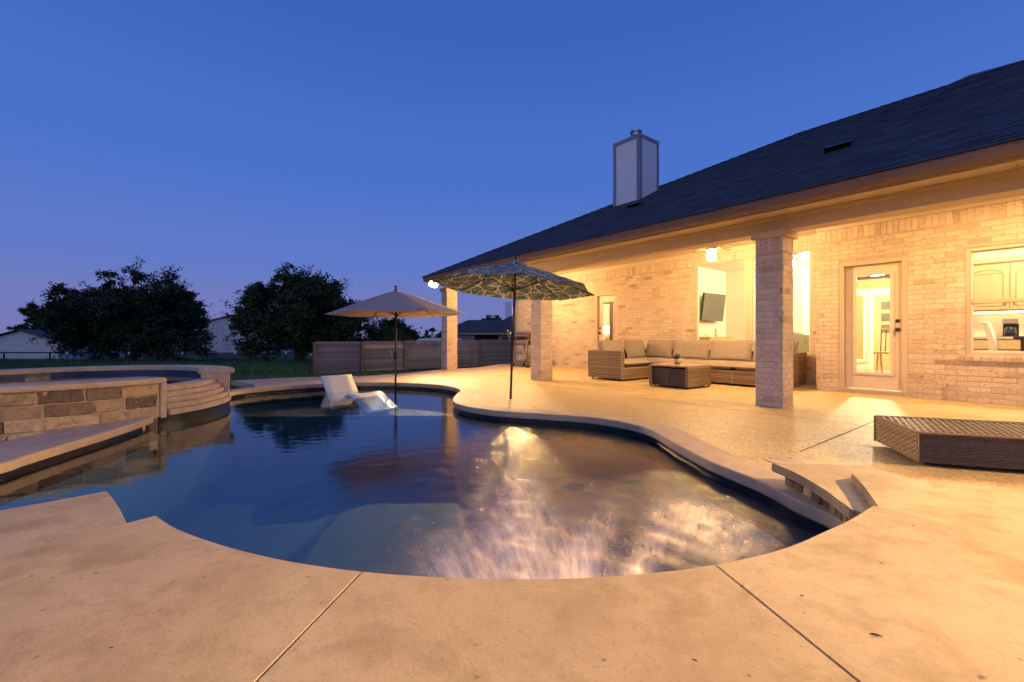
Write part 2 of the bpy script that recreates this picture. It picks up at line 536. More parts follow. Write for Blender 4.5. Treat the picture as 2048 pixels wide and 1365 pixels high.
SPAWATER = water_mat('spa_water', False)
SPATILE = mat('blue_spa_tile', (.015, .03, .09), (.03, .05, .13), 40, .25)
GLASS = glass_mat('window_glass')
WEAVE = mat('wicker_strand', (.225, .155, .085), (.29, .205, .12), 30, .45, isl=.22)
WEAVED = mat('dark_wicker_strand', (.045, .036, .032), (.075, .058, .048), 30, .45, isl=.25)  # dark stool strands; on the chaise sides this colour also carries shade
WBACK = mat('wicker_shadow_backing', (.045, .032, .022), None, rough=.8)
CUSH = mat('khaki_cushion_fabric', (.305, .255, .195), (.265, .22, .17), 14, .9, .35, 220, .003)
TABLETOP = wood_mat('table_slat_top', (.33, .24, .15), (.27, .19, .12), (14, 1, 1), 0.05)
LEAFPLANT = leaf_mat('succulent_leaf', (.05, .10, .04), (.11, .17, .08))
POT = mat('stone_pot', (.52, .44, .36), (.44, .37, .30), 20, .8)
SOIL = mat('soil', (.05, .035, .025), None, rough=1)
CANVAS = canvas_mat('beige_canvas', (.50, .43, .38), .28)
PRINT = fabric_print_mat()
WHITEPL = mat('white_lounger_resin', (.78, .77, .73), None, rough=.35)
FENCEW = wood_mat('weathered_fence_board', (.18, .185, .20), (.10, .103, .118), (1.2, 1, 14), .28)
FENCEN = wood_mat('new_cedar_board', (.46, .29, .155), (.40, .24, .125), (1.2, 1, 14), .05)
FPOST = wood_mat('fence_post_wood', (.17, .125, .10), (.13, .095, .08), (6, 6, 1), .15)
GROUND = mat('ground_soil_grass', (.030, .045, .018), (.045, .055, .022), 1.2, 1.0, .6, 14, .05)
GRASS = leaf_mat('grass_blade', (.035, .10, .035), (.075, .18, .06))
LEAF1 = leaf_mat('live_oak_leaf', (.016, .030, .013), (.045, .072, .026))
LEAF2 = leaf_mat('elm_leaf', (.020, .036, .013), (.055, .082, .026))
BARK = mat('tree_bark', (.06, .045, .035), (.04, .03, .025), 8, .95, .6, 30, .02)
SIDING = mat('pale_siding', (.56, .58, .55), (.50, .52, .50), 3, .7, isl=.03)
METALW = mat('white_metal_cladding', (.50, .50, .52), None, rough=.55, isl=.02)
FARROOF = mat('far_roof_shingle', (.075, .066, .062), (.055, .05, .05), 10, .9)
FARBRICK = mat('far_brick', (.30, .235, .18), (.25, .19, .14), 8, .9)
DARKV = mat('dark_opening', (.03, .028, .026), None, rough=.9)
CARW = mat('white_car_paint', (.62, .63, .65), None, rough=.3)
CARG = mat('car_glass', (.02, .022, .026), None, rough=.1)
RUBBER = mat('rubber', (.02, .02, .02), None, rough=.85)
ROOMW = mat('room_wall_paint', (.74, .66, .50), None, rough=.8)
ROOMC = mat('room_ceiling_paint', (.78, .72, .58), None, rough=.8)
ROOMF = mat('room_floor_tile', (.55, .46, .34), (.48, .40, .30), 3, .35)
CABW = wood_mat('kitchen_cabinet_wood', (.60, .42, .22), (.52, .35, .17), (8, 8, 1), .05, .45)
OAK = wood_mat('golden_oak', (.50, .31, .12), (.40, .24, .09), (1, 1, 9), .05, .5)
TVM = mat('television_screen', (.10, .095, .08), None, rough=.35)
GREENS = mat('sage_sofa_fabric', (.33, .35, .25), (.29, .31, .22), 12, .9)
WHITEF = mat('white_trim_paint', (.75, .72, .64), None, rough=.5)
CURT = mat('rose_curtain', (.48, .32, .25), None, rough=.9)
GRILLS = mat('grill_steel', (.40, .34, .29), (.34, .29, .24), 10, .32, metal=.7)
GRILLB = mat('grill_enamel', (.06, .045, .038), None, rough=.3)
TANK = mat('propane_tank_paint', (.55, .52, .46), None, rough=.4)
FANB = wood_mat('fan_blade_wood', (.075, .05, .03), (.06, .04, .025), (1, 8, 1), .05, .5)
NICKEL = mat('brushed_nickel', (.50, .40, .30), None, rough=.3, metal=.85)
LEAFDRY = mat('dry_leaf', (.055, .035, .022), None, rough=.9)
SPRAY = mat('spray_droplet', (.85, .83, .80), None, rough=.15)
GLOBE = emis('lit_fan_globe', WARM, FAN_W)
FLOODF = emis('lit_flood_lens_far', WARM, FLOOD_FAR_W)
FLOODN = emis('lit_flood_lens_near', (1.0, .57, .20), FLOOD_NEAR_W)
CANL = emis('lit_can_lens', WARM, CAN_W)
ROOML = emis('lit_room_globe', (1.0, .84, .54), ROOM_W)
STRIPL = emis('lit_strip', (1.0, .80, .45), 14.0)
LAMPSH = emis('lit_lamp_shade', (1.0, .72, .36), 5.0)

# ------------------------------------------------------------------ ground
def gz(x, y):
    pts = [(-60, -.10), (9.8, -.10), (11.5, -.14), (16, -.38), (28, -.75), (38, -.97), (60, -1.2), (400, -1.6), (1500, -1.6)]
    for (a, za), (b, zb) in zip(pts, pts[1:]):
        if y <= b:
            return za + (zb - za) * (y - a) / (b - a)
    return pts[-1][1]

xs = [-1200, -500, -200, -90, -50, -30, -20, -12, -8, -4, 0, 4, 8, 12, 20, 30, 60, 120, 400, 1200]
ys = [-60, -20, -6, 0, 4, 8, 9.8, 11.5, 13.5, 16, 20, 24, 28, 33, 38, 46, 60, 90, 150, 400, 1400]
g = MB()
vs = [(x, y, gz(x, y)) for y in ys for x in xs]
nx = len(xs)

# pool outline (top inner edge of the coping), then smoothed
def catmull(pts, k=6, closed=True):
    out = []
    n = len(pts)
    for i in range(n if closed else n - 1):
        p0, p1, p2, p3 = [pts[(i + j - 1) % n] if closed else pts[max(0, min(n - 1, i + j - 1))] for j in range(4)]
        for s in range(k):
            t = s / k
            out.append(tuple(.5 * (2 * p1[c] + (p2[c] - p0[c]) * t + (2 * p0[c] - 5 * p1[c] + 4 * p2[c] - p3[c]) * t * t
                                   + (3 * p1[c] - p0[c] - 3 * p2[c] + p3[c]) * t ** 3) for c in (0, 1)))
    if not closed: out.append(tuple(pts[-1]))
    return out

pool_pts = [P(*q) for q in [(1683, 1046), (1590, 1003), (1528, 970), (1470, 946), (1414, 923), (1350, 889), (1305, 863), (1258, 849), (1183, 837),
                            (1092, 830), (1001, 824), (945, 817), (914, 809), (906, 800), (912, 790), (921, 782), (905, 775.5), (880, 771.5),
                            (849, 769), (790, 766.5), (711, 766.5), (637, 769), (580, 772.5), (520, 777.5), (470, 784)]]
pool_pts += [(-4.66, 6.95), (-4.50, 6.3), (-4.42, 5.7)]
pool_pts += [P(*q) for q in [(291, 841), (234, 860), (164, 881), (94, 902), (45, 917), (0, 931)]]
pool_pts += [(-3.86, 2.75), (-3.55, 2.2), (-2.9, 1.6), (-2.0, 1.3), (-1.0, 1.0), (0, .85), (.8, .92), (1.3, 1.2), (1.62, 1.72)]
POOL = catmull(pool_pts, 6)

def area2(p):
    return sum(p[i][0] * p[(i + 1) % len(p)][1] - p[(i + 1) % len(p)][0] * p[i][1] for i in range(len(p)))
if area2(POOL) < 0: POOL.reverse()          # counter-clockwise: outward normal = (ty, -tx)

def offset(poly, d):
    n = len(poly); out = []
    for i in range(n):
        a, b = poly[i - 1], poly[(i + 1) % n]
        tx, ty = b[0] - a[0], b[1] - a[1]
        l = math.hypot(tx, ty) or 1
        out.append((poly[i][0] + ty / l * d, poly[i][1] - tx / l * d))
    return out

def inside(p, poly):
    x, y = p; c = False
    for i in range(len(poly)):
        x1, y1 = poly[i]; x2, y2 = poly[i - 1]
        if (y1 > y) != (y2 > y) and x < (x2 - x1) * (y - y1) / (y2 - y1) + x1: c = not c
    return c

def sheet(loops, keep, extra=()):
    vs, es = [], []
    for lp in loops:
        b = len(vs)
        vs += [Vector(p) for p in lp]
        es += [(b + i, b + (i + 1) % len(lp)) for i in range(len(lp))]
    vs += [Vector(p) for p in extra]
    v, e, f, _, _, _ = delaunay_2d_cdt(vs, es, [], 0, 1e-5)
    fs = [t for t in f if keep((sum(v[i].x for i in t) / len(t), sum(v[i].y for i in t) / len(t)))]
    return v, fs

OUT = offset(POOL, .30)
hole = offset(POOL, .15)
gv, gf = sheet([[(x, y) for x, y in ((xs[0], ys[0]), (xs[-1], ys[0]), (xs[-1], ys[-1]), (xs[0], ys[-1]))], hole],
               lambda c: not inside(c, hole), [(x, y) for x in xs[1:-1] for y in ys[1:-1]])
g.add([(p.x, p.y, gz(p.x, p.y)) for p in gv], gf)
struct(g.build('ground', GROUND))

# ------------------------------------------------------------------ patio, coping, basin, water
patio_out = [(-5.2, 8.9), (-6.15, 9.75)] + [P(*q) for q in [(520, 758.5), (600, 755), (728, 752.5), (805, 747.5), (876, 740), (960, 735)]] + \
            [UV(12.55, 9.2), UV(12.55, 10.25), UV(-5, 10.25), UV(-5, 2.0), (7, -3.5), (-1.0, -3.5), (-1.2, .9), (0, 1.1), (-1, 3), (-3, 6.0)]
pv, pf = sheet([patio_out, OUT], lambda c: inside(c, patio_out) and not inside(c, OUT) and not (c[0] < -3.4 and c[1] < 6.5))
m = MB(); m.add([(p.x, p.y, 0.0) for p in pv], pf)
patio = struct(m.build('patio', PATIO))
m = MB()
for i in range(len(patio_out)):
    a, b = patio_out[i], patio_out[(i + 1) % len(patio_out)]
    if 0 <= i < 9: m.add([(a[0], a[1], -.001), (b[0], b[1], -.001), (b[0], b[1], -.3), (a[0], a[1], -.3)], [(0, 1, 2, 3)])
m.build('slab_edge', COPING, patio)

lo = [P(*q) for q in [(291, 839), (225, 846), (141, 855), (70, 870), (0, 887)]] + [(-4.75, 3.2), (-4.6, 2.2), (-3.9, 1.6), (-3.7, 2.3), (-3.95, 2.75)] + [P(*q) for q in [(0, 926), (45, 912), (94, 898), (164, 876), (234, 856)]]
m = MB(); m.prism(lo, -.12, .004); m.build('coping_apron', COPING, patio)

def strip(a, b, w=.012, z=.003):
    dx, dy = b[0] - a[0], b[1] - a[1]; l = math.hypot(dx, dy); nx_, ny_ = -dy / l * w / 2, dx / l * w / 2
    m = MB(); m.add([(a[0] + nx_, a[1] + ny_, z), (a[0] - nx_, a[1] - ny_, z), (b[0] - nx_, b[1] - ny_, z), (b[0] + nx_, b[1] + ny_, z)], [(0, 1, 2, 3)])
    return m
for a, b in [(UV(-4, 5.9), UV(10.9, 5.9)), (UV(-4, 6.46), UV(11.4, 6.46)), (UV(1.43, 4.15), UV(1.43, 6.46)), (UV(4.4, 5.9), UV(4.4, 6.46)),
             (UV(7.4, 5.0), UV(7.4, 6.46)), (P(632, 755), P(652, 768)), (UV(-1.6, 3.0), UV(-1.6, 6.46))]:
    strip(a, b).build('expansion_joint', JOINT, patio)

m = MB()
prof = [(.30, -.03), (.30, .006), (.024, .012), (.008, .010), (0.0, .002), (-.002, -.012), (-.002, -.058), (.006, -.068), (.045, -.070)]
n = len(POOL)
for (o_, z_) in prof:
    for p in offset(POOL, o_): m.v.append((p[0], p[1], z_))
for k in range(len(prof) - 1):
    for i in range(n):
        j = (i + 1) % n
        m.f.append((k * n + i, k * n + j, (k + 1) * n + j, (k + 1) * n + i))
coping = struct(m.build('pool_coping', COPING, smooth=True))
coping.data.set_sharp_from_angle(angle=.30)

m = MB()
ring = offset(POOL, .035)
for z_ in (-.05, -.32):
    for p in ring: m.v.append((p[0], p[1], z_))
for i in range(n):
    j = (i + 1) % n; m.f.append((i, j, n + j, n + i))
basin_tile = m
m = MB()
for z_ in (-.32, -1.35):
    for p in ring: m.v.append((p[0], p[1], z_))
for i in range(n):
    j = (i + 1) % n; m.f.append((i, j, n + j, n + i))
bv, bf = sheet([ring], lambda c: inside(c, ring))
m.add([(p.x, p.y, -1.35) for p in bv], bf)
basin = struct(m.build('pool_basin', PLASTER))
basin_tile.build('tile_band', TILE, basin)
# shallow sun shelf at the far end
shelf = [p for p in ring]
sv, sf = sheet([ring, [(-9, 7.55), (3, 7.9), (3, 14), (-9, 14)]], lambda c: inside(c, ring) and c[1] > 7.55 + (c[0] + 9) * .35 / 12)
m = MB(); m.add([(p.x, p.y, -.42) for p in sv], sf); m.build('sun_shelf', SHELF, basin)
m = MB()
m.add([(-4.75, 7.674, -.42), (-.85, 7.788, -.42), (-.85, 7.788, -1.35), (-4.75, 7.674, -1.35)], [(0, 1, 2, 3)])
m.build('shelf_edge', PLASTER, basin)
m = MB(); m.box(-3.6, -2.75, 2.35, 2.72, -1.2, -.24); m.build('pool_step', mat('terracotta_step', (.30, .12, .09), None, rough=.8), basin, bevel=.02)

WL = -.11
wring = offset(POOL, .034)
ex = []
y = .8
while y < 12.6:
    st = .035 if y < 3.4 else (.06 if y < 5 else .14)
    x = -5.0
    while x < 2.2:
        s2 = st if (x > -1.6 or y > 4.5) else .12
        if inside((x, y), wring): ex.append((x + R.uniform(-.2, .2) * s2, y + R.uniform(-.2, .2) * s2))
        x += s2
    y += st
wv, wf = sheet([wring], lambda c: inside(c, wring), ex)
SPL = [(-.05, 2.0, 1.0), (.28, 2.1, .9), (.65, 2.3, .75), (1.10, 2.6, .8)]
def churn(x, y):
    t = 0
    for (sx, sy, w) in SPL: t += w * math.exp(-((x - sx) ** 2 + (y - sy) ** 2) / .55)
    t += .50 * math.exp(-((x - .55) ** 2 / 1.0 + (y - 2.4) ** 2 / 2.2))
    t += .16 * math.exp(-((x - .3) ** 2 / 2.0 + (y - 4.2) ** 2 / 5))
    t += .42 * math.exp(-((x - .08) ** 2 / .10 + (y - 3.6) ** 2 / 1.6))
    return min(1.0, t)
def foam_glint(x, y):
    t = (y - 1.85) / 2.1                       # main fall plus lamp glint painted along it; broad foot narrowing away from the edge
    f = 0
    if t < 1:
        tt = max(0.0, t); half = .34 * (1 - tt) ** 1.3 + .055
        f += math.exp(-((x - .03) / half) ** 2) * (1 - tt) ** .8 * .85
    for (fx, fy, ang, ln, w, k) in [(.24, 1.85, 1.22, 1.5, .060, .8), (.46, 1.88, .98, 1.4, .055, .75), (-.24, 1.85, 1.80, .8, .05, .35)]:
        ca, sa = math.cos(ang), math.sin(ang)
        a = (x - fx) * ca + (y - fy) * sa; b = -(x - fx) * sa + (y - fy) * ca
        if -.3 < a < ln: f += k * (1 - max(0, a) / ln) ** 1.3 * math.exp(-(b / (w * (1 + 1.3 * max(0, a)))) ** 2)
    f += .42 * math.exp(-((x - 1.10) / .26) ** 2 - ((y - 2.45) / .45) ** 2)  # pale patch painting a fan lamp's glint on the water
    return min(1.0, f)
m = MB()
zs = []
for p in wv:
    c = churn(p.x, p.y)
    z = 0
    if c > .02:
        z = c * (.016 * noise.noise(Vector((p.x * 7, p.y * 7, 0))) + .009 * noise.noise(Vector((p.x * 17, p.y * 17, 3))))
    d0 = math.hypot(p.x - .35, p.y - 1.9)
    z += .0020 * math.sin(d0 * 34) * math.exp(-d0 * .55)
    zs.append((p.x, p.y, WL + z))
m.add(zs, wf)
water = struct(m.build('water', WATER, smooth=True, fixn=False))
for nm, fn in (('churn', churn), ('foam_glint', foam_glint)):
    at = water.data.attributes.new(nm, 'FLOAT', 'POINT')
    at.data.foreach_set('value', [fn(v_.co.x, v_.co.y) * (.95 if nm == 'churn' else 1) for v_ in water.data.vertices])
at = water.data.attributes.new('fan', 'FLOAT_VECTOR', 'POINT')
fl = []
for v_ in water.data.vertices:
    dx, dy = v_.co.x - .22, v_.co.y - .95
    fl += [math.atan2(dy, dx) * 30, math.hypot(dx, dy) * 4.2, 0]
at.data.foreach_set('vector', fl)
if water.data.polygons[0].normal.z < 0: water.data.flip_normals()

# droplets thrown up where the water falls in
m = MB()
for i in range(1100):
    fx, fy, ang, ln = R.choice([(-.24, 1.85, 1.9, .9), (.03, 1.85, 1.6, 1.2), (.19, 1.9, 1.25, 1.1), (.40, 1.95, 1.0, 1.0), (1.0, 2.1, 1.3, .8)])
    a = abs(R.gauss(0, .4)) * ln; th = ang + R.gauss(0, .22)
    x, y = fx + a * math.cos(th), fy + a * math.sin(th)
    z = WL + abs(R.gauss(0, .05)) * (1 - min(1, a / ln)) + .004
    r = R.uniform(.0006, .0016)
    if not inside((x, y), POOL): continue
    Mx = Matrix.Translation((x, y, z)) @ Matrix.Rotation(th, 4, 'Z')
    s0 = len(m.v)
    l = r * R.uniform(1, 5)
    m.add([(l, 0, 0), (-l, 0, 0), (0, r, 0), (0, -r, 0), (0, 0, r), (0, 0, -r)],
          [(0, 2, 4), (2, 1, 4), (1, 3, 4), (3, 0, 4), (2, 0, 5), (1, 2, 5), (3, 1, 5), (0, 3, 5)])
    m.xf(Mx, s0)
struct(m.build('water_spray', SPRAY, smooth=True, fixn=False), 'stuff', 'fine spray thrown up where water falls into the pool')

# ------------------------------------------------------------------ raised deck in front of the camera
ZF, ZL, ZS, ZC = .28, .15, .175, .13
edge = [P(x, y, ZF) for x, y in [(312, 1031), (355, 1058), (444, 1090), (547, 1116), (632, 1131), (725, 1143), (830, 1151.5), (930, 1156), (1040, 1158), (1150, 1156.5),
                                 (1300, 1146), (1430, 1129.5), (1567, 1097), (1651, 1062), (1702, 1038), (1746, 1011)]]
edge = catmull(edge, 4, False)
deck = struct(thing('raised_deck', 'raised tan concrete deck at the near end of the pool', 'deck', I4))
for k_ in ('category', ): del deck[k_]
jl0, jl1 = P(725, 1143, ZF), P(510, 1365, ZF)
jr0, jr1 = P(1430, 1129.5, ZF), P(1720, 1365, ZF)
def ext(a, b, k): return (a[0] + (b[0] - a[0]) * k, a[1] + (b[1] - a[1]) * k)
il = min(range(len(edge)), key=lambda i: abs(edge[i][0] - jl0[0]))
ir = min(range(len(edge)), key=lambda i: abs(edge[i][0] - jr0[0]))
L1, R1 = ext(edge[il], jl1, 4.2), ext(edge[ir], jr1, 4.2)
lb0, lb1 = P(0, 1114, ZF), None
lft = ext(edge[0], lb0, 5.2)
rgt = [P(1921, 1051, ZF), P(2048, 1073, ZF), (3.4, .35), (3.4, -2.5)]
def gap(poly, d=.004):
    if area2(poly) < 0: poly = list(reversed(poly))
    return offset_in(poly, d)
def offset_in(poly, d):
    return [q for q in poly]
nrm = lambda a, b: (lambda dx, dy, l: (-dy / l, dx / l))(b[0] - a[0], b[1] - a[1], math.hypot(b[0] - a[0], b[1] - a[1]))
def sh(p, nv, d): return (p[0] + nv[0] * d, p[1] + nv[1] * d)
nl, nr = nrm(edge[il], L1), nrm(edge[ir], R1)
G = .0014
slabs = [edge[:il + 1][:-1] + [sh(edge[il], nl, -G), sh(L1, nl, -G), (lft[0], L1[1]), lft],
         [sh(edge[il], nl, G)] + edge[il + 1:ir] + [sh(edge[ir], nr, -G), sh(R1, nr, -G), sh(L1, nl, G)],
         [sh(edge[ir], nr, G)] + edge[ir + 1:] + rgt[:3] + [(3.4, R1[1]), sh(R1, nr, G)]]
for pl in slabs:
    m = MB(); m.prism(pl, ZF - .062, ZF); m.build('deck_slab', DECK, deck, bevel=.0025, seg=2)
# core wall under the slabs, faced with stone towards the water
core = [sh(p, (0, -1), .07) for p in edge]
m = MB(); m.prism([edge[0] and (edge[0][0] - .05, edge[0][1] - .1)] + core[1:-1] + [(1.30, 1.55), (3.2, .3), (3.2, -2.4), (-3, -2.4), (-1.6, 1.3)], -.6, ZF - .0655)
m.build('deck_core', STONE, deck)
lp = [P(x, y, ZL) for x, y in [(254.6, 1048), (251, 1039), (239, 1015), (226, 996), (214.6, 982), (127, 998), (0, 1021)]]
lp = lp + [ext(lp[-2], lp[-1], 5), (-4.2, -1.5), (-1.65, 1.1), (-1.45, 1.45)]
m = MB(); m.prism(lp, ZL - .06, ZL); m.build('deck_slab', DECK, deck, bevel=.006, seg=2)
m = MB(); m.prism([(-1.75, 1.88), (-2.1, 2.22), (-2.42, 1.98), (-4.2, .45), (-4.2, -1.4), (-1.7, 1.0)], -.6, ZL - .063); m.build('deck_core', STONE, deck)
# right-hand cap and the slab between
cp = [P(x, y, ZC) for x, y in [(1542, 926), (1590, 946.5), (1645, 978.5), (1679, 1003.5), (1700, 1019)]]
cpp = catmull(cp, 4, False) + [(1.78, 1.72), (2.35, 2.3), P(1749, 935, ZC), P(1722, 930.5, ZC), P(1650, 928.5, ZC)]
m = MB(); m.prism(cpp, ZC - .055, ZC); m.build('deck_cap', DECK, deck, bevel=.006, seg=2)
sl2 = [P(1702, 947, ZS), P(1728, 975, ZS), P(1752, 1010, ZS), (1.35, 1.5), (1.6, .6), (4.2, -1.0), (4.2, .75), P(2048, 980, ZS), P(1930, 966, ZS), P(1813, 957, ZS), P(1760, 940, ZS)]
m = MB(); m.prism(sl2, ZS - .06, ZS); m.build('deck_slab', DECK, deck, bevel=.005, seg=2)
m = MB(); m.prism([(1.95, 2.3), (1.72, 1.85), (1.5, 1.5), (1.8, .7), (4.0, -.8), (4.0, .7), (2.3, 2.1)], -.1, ZS - .063); m.build('deck_core', STONE, deck)
cin = catmull([(p[0] + .045, p[1] - .005) for p in cp], 3, False)
for k in range(len(cin) - 1):
    a, b = cin[k], cin[k + 1]
    if k == 0: continue
    dx, dy = b[0] - a[0], b[1] - a[1]; l = math.hypot(dx, dy)
    for w_ in range(1):
        m = MB(); m.obox(Matrix.Translation(((a[0] + b[0]) / 2 + .04, (a[1] + b[1]) / 2, .036)) @ Matrix.Rotation(math.atan2(dy, dx), 4, 'Z') @ Matrix.Rotation(R.uniform(-.05, .05), 4, 'X'), l / 2 - .002, .045 + R.uniform(-.004, .006), .036)
        m.build('stone', STONE, deck, bevel=.006)

# dry leaves on the deck
for (x, y, s_, rz, lab) in [(1604, 1193, .014, .2, 'dark curled leaf scrap on the deck right of the right slab joint'), (1608, 1228, .009, 1.1, 'tiny dark leaf scrap just below the curled scrap'),
                            (1752, 1273, .026, -.35, 'longest dry leaf on the right foreground slab'), (1390, 1323, .013, -.6, 'small dry leaf on the middle slab near the bottom edge'),
                            (1966, 1355, .014, 1.9, 'dry leaf curl in the bottom right corner'), (223, 1297, .010, .4, 'round dark leaf scrap on the left foreground slab'),
                            (1827, 1053, .012, .1, 'dry twig scrap near the step of the right slab')]:
    X, Y = P(x, y, ZF)
    m = MB()
    pts = [(-1, 0, .1), (-.4, .22, .25), (.3, .25, .22), (1, 0, .05), (.3, -.2, .12), (-.4, -.22, .1), (0, .02, .02)]
    s_ *= .55
    m.add([(a * s_, b * s_, c * s_ + .001) for a, b, c in pts], [(6, 0, 1), (6, 1, 2), (6, 2, 3), (6, 3, 4), (6, 4, 5), (6, 5, 0)])
    tag(m.build('fallen_leaf', LEAFDRY, None, T(X, Y, ZF, rz), fixn=False), lab, 'leaf', 'leaf scraps on the raised deck')

# skimmer lid in the patio
X, Y = P(1566, 921)
m = MB(); m.lathe([(.0, .001), (.138, .001), (.14, .004), (.136, .006), (.0, .006)], 28)
sk = m.build('skimmer_lid', COPING, None, T(X, Y, 0)); tag(sk, 'round concrete skimmer lid set in the deck behind the raised cap', 'lid')
for a in (.4, 2.6):
    m = MB(); m.lathe([(0, .006), (.012, .006), (.012, .0065), (0, .0066)], 10, (.085 * math.cos(a), .085 * math.sin(a), .001)); m.build('finger_hole', JOINT, sk, T(X, Y, 0))

# ------------------------------------------------------------------ house
DA, DB, DC = 9.29, 10.0, 6.50
house = thing('brick_house', 'long pale brick house with dark shingle roof and covered porch', 'house', HT(5, 9.5))
ZT = 2.84                     # top of the brick
def HB(m, u0, u1, d0, d1, z0, z1): m.box(-u1, -u0, d0, d1, z0, z1)

OPA = [(1.68, 2.60, .055, 2.25), (-1.2, 1.04, .68, 2.26)]
OPB = [(3.22, 5.69, .57, 2.745), (7.95, 8.81, .055, 2.23)]
def wall_rects(u0, u1, z0, z1, ops):
    us = sorted({u0, u1, *[o[0] for o in ops], *[o[1] for o in ops]})
    zz = sorted({z0, z1, *[o[2] for o in ops], *[o[3] for o in ops]})
    for a, b in zip(us, us[1:]):
        for c, d in zip(zz, zz[1:]):
            mu, mz = (a + b) / 2, (c + d) / 2
            if not any(o[0] < mu < o[1] and o[2] < mz < o[3] for o in ops): yield a, b, c, d

BRICKS = []                  # (distance, parent key, matrix, (lx, ly, lz))
def bricks_on(key, M, length, z0, z1, ops, zo=0.0, soldier=True, bl=.232, bh=.068, jt=.009):
    """running bond on local plane y = 0 facing -y, x from 0 to length"""
    ztop = z1 - (bl * .86 if soldier else 0)
    row = 0; z = z0
    def put(x0, x1, za, zb):
        if x1 - x0 < .02: return
        BRICKS.append((key, M, (x0 + x1) / 2, (za + zb) / 2, x1 - x0, zb - za))
    def free(za, zb):
        seg = [(0.0, length)]
        for (a, b, c, d) in ops:
            if zb > c + .004 and za < d - .004:
                ns = []
                for s0, s1 in seg:
                    if a > s0 + .001: ns.append((s0, min(s1, a)))
                    if b < s1 - .001: ns.append((max(s0, b), s1))
                seg = [q for q in ns if q[1] - q[0] > .01]
        return seg
    while z + bh < ztop + .012:
        zb = min(z + bh, ztop - .004)
        for s0, s1 in free(z, zb):
            x = s0 - (bl + jt) * (.5 * (row % 2))
            k0 = math.floor((s0 - x) / (bl + jt))
            x = (math.floor(s0 / (bl + jt))) * (bl + jt) - (bl + jt) * .5 * (row % 2)
            while x < s1:
                a, b = max(x, s0), min(x + bl, s1)
                put(a, b, z, zb); x += bl + jt
        z += bh + jt; row += 1
    if soldier:
        x = 0
        while x < length:
            put(x, min(x + bh, length), ztop + jt * .6, z1); x += bh + jt

# walls
m = MB()
for a, b, c, d in wall_rects(-4.5, 2.936, -.05, ZT, OPA): HB(m, a, b, DA + .005, DA + .18, c, d)
wall_a = m.build('wall', MORTAR, house, HM)
bricks_on('a', HM @ Matrix.Translation((-2.936, DA, 0)), 7.4, .0, ZT, [(2.936 - o[1], 2.936 - o[0], o[2], o[3]) for o in OPA])
m = MB()
for a, b, c, d in wall_rects(2.8, 12.4, -.05, ZT, OPB): HB(m, a, b, DB + .005, DB + .18, c, d)
HB(m, 2.80, 2.92, DA + .18, DB + .008, -.05, ZT)
wall_b = m.build('wall', MORTAR, house, HM)
bricks_on('b', HM @ Matrix.Translation((-12.4, DB, 0)), 9.47, .0, ZT, [(12.4 - o[1], 12.4 - o[0], o[2], o[3]) for o in OPB])
# short return wall between the two planes, facing along +u
bricks_on('a', HM @ Matrix.Translation((-2.936, DB, 0)) @ Matrix.Rotation(-PI / 2, 4, 'Z'), DB - DA, .0, ZT, [])
# far end wall
m = MB(); HB(m, 12.38, 12.55, DB + .0, 17, -.3, ZT); m.build('wall', MORTAR, house, HM)

# columns
COLU = [(2.44, 2.79), (7.27, 7.61), (11.36, 11.68)]
CAPZ = 2.30
colo = []
for i, (u0, u1) in enumerate(COLU):
    m = MB(); HB(m, u0 + .005, u1 - .005, DC + .005, DC + .345, -.05, CAPZ)
    c = m.build('column', MORTAR, house, HM); colo.append(c)
    w = u1 - u0; dd = .35
    key = 'c%d' % i
    bricks_on(key, HM @ Matrix.Translation((-u1, DC, 0)), w, 0, CAPZ, [], bl=.225)
    bricks_on(key, HM @ Matrix.Translation((-u0, DC, 0)) @ Matrix.Rotation(PI / 2, 4, 'Z'), dd, 0, CAPZ, [], bl=.225)
    bricks_on(key, HM @ Matrix.Translation((-u1, DC + dd, 0)) @ Matrix.Rotation(-PI / 2, 4, 'Z'), dd, 0, CAPZ, [], bl=.225)
    bricks_on(key, HM @ Matrix.Translation((-u0, DC + dd, 0)) @ Matrix.Rotation(PI, 4, 'Z'), w, 0, CAPZ, [], bl=.225)
    m = MB(); HB(m, u0 - .045, u1 + .045, DC - .045, DC + dd + .045, CAPZ + .002, CAPZ + .10)
    m.build('column_cap', TRIM, c, HM, bevel=.006)

# the 300 bricks that show largest become objects of their own, the others one mesh per wall or column
campos = Vector((0, 0, CAM_H))
parents = {'a': wall_a, 'b': wall_b, 'c0': colo[0], 'c1': colo[1], 'c2': colo[2]}
scored = []
for (key, M, x, z, w, h) in BRICKS:
    p = M @ Vector((x, 0, z)); nrmv = (M.to_3x3() @ Vector((0, -1, 0)))
    dv = campos - p
    ndc = abs(p.x / max(p.y, .1))
    s_ = max(0, dv.normalized().dot(nrmv)) * w * h / dv.length_squared if p.y > .5 and ndc < 1.13 else 0
    scored.append(s_)
order = sorted(range(len(BRICKS)), key=lambda i: -scored[i])
single = set(order[:300])
BDEP = .045
def brick_mesh(w, h):
    m = MB(); m.box(-w / 2, w / 2, -BDEP / 2, BDEP / 2, -h / 2, h / 2)
    return m.mesh('brick', BRICK, bevel=.004)
cache = {}
joined = {}
for i, (key, M, x, z, w, h) in enumerate(BRICKS):
    pr = R.uniform(-.001, .004)
    Mb = M @ Matrix.Translation((x, BDEP / 2 + pr, z)) @ Matrix.Rotation(R.gauss(0, .008), 4, 'Y') @ Matrix.Rotation(R.gauss(0, .006), 4, 'X')
    if i in single:
        k = (round(w, 2), round(h, 3))
        if k not in cache: cache[k] = brick_mesh(*k)
        link('brick', cache[k], parents[key], Mb)
    else:
        j = joined.setdefault(key, MB())
        j.obox(Mb, w / 2, BDEP / 2, h / 2)
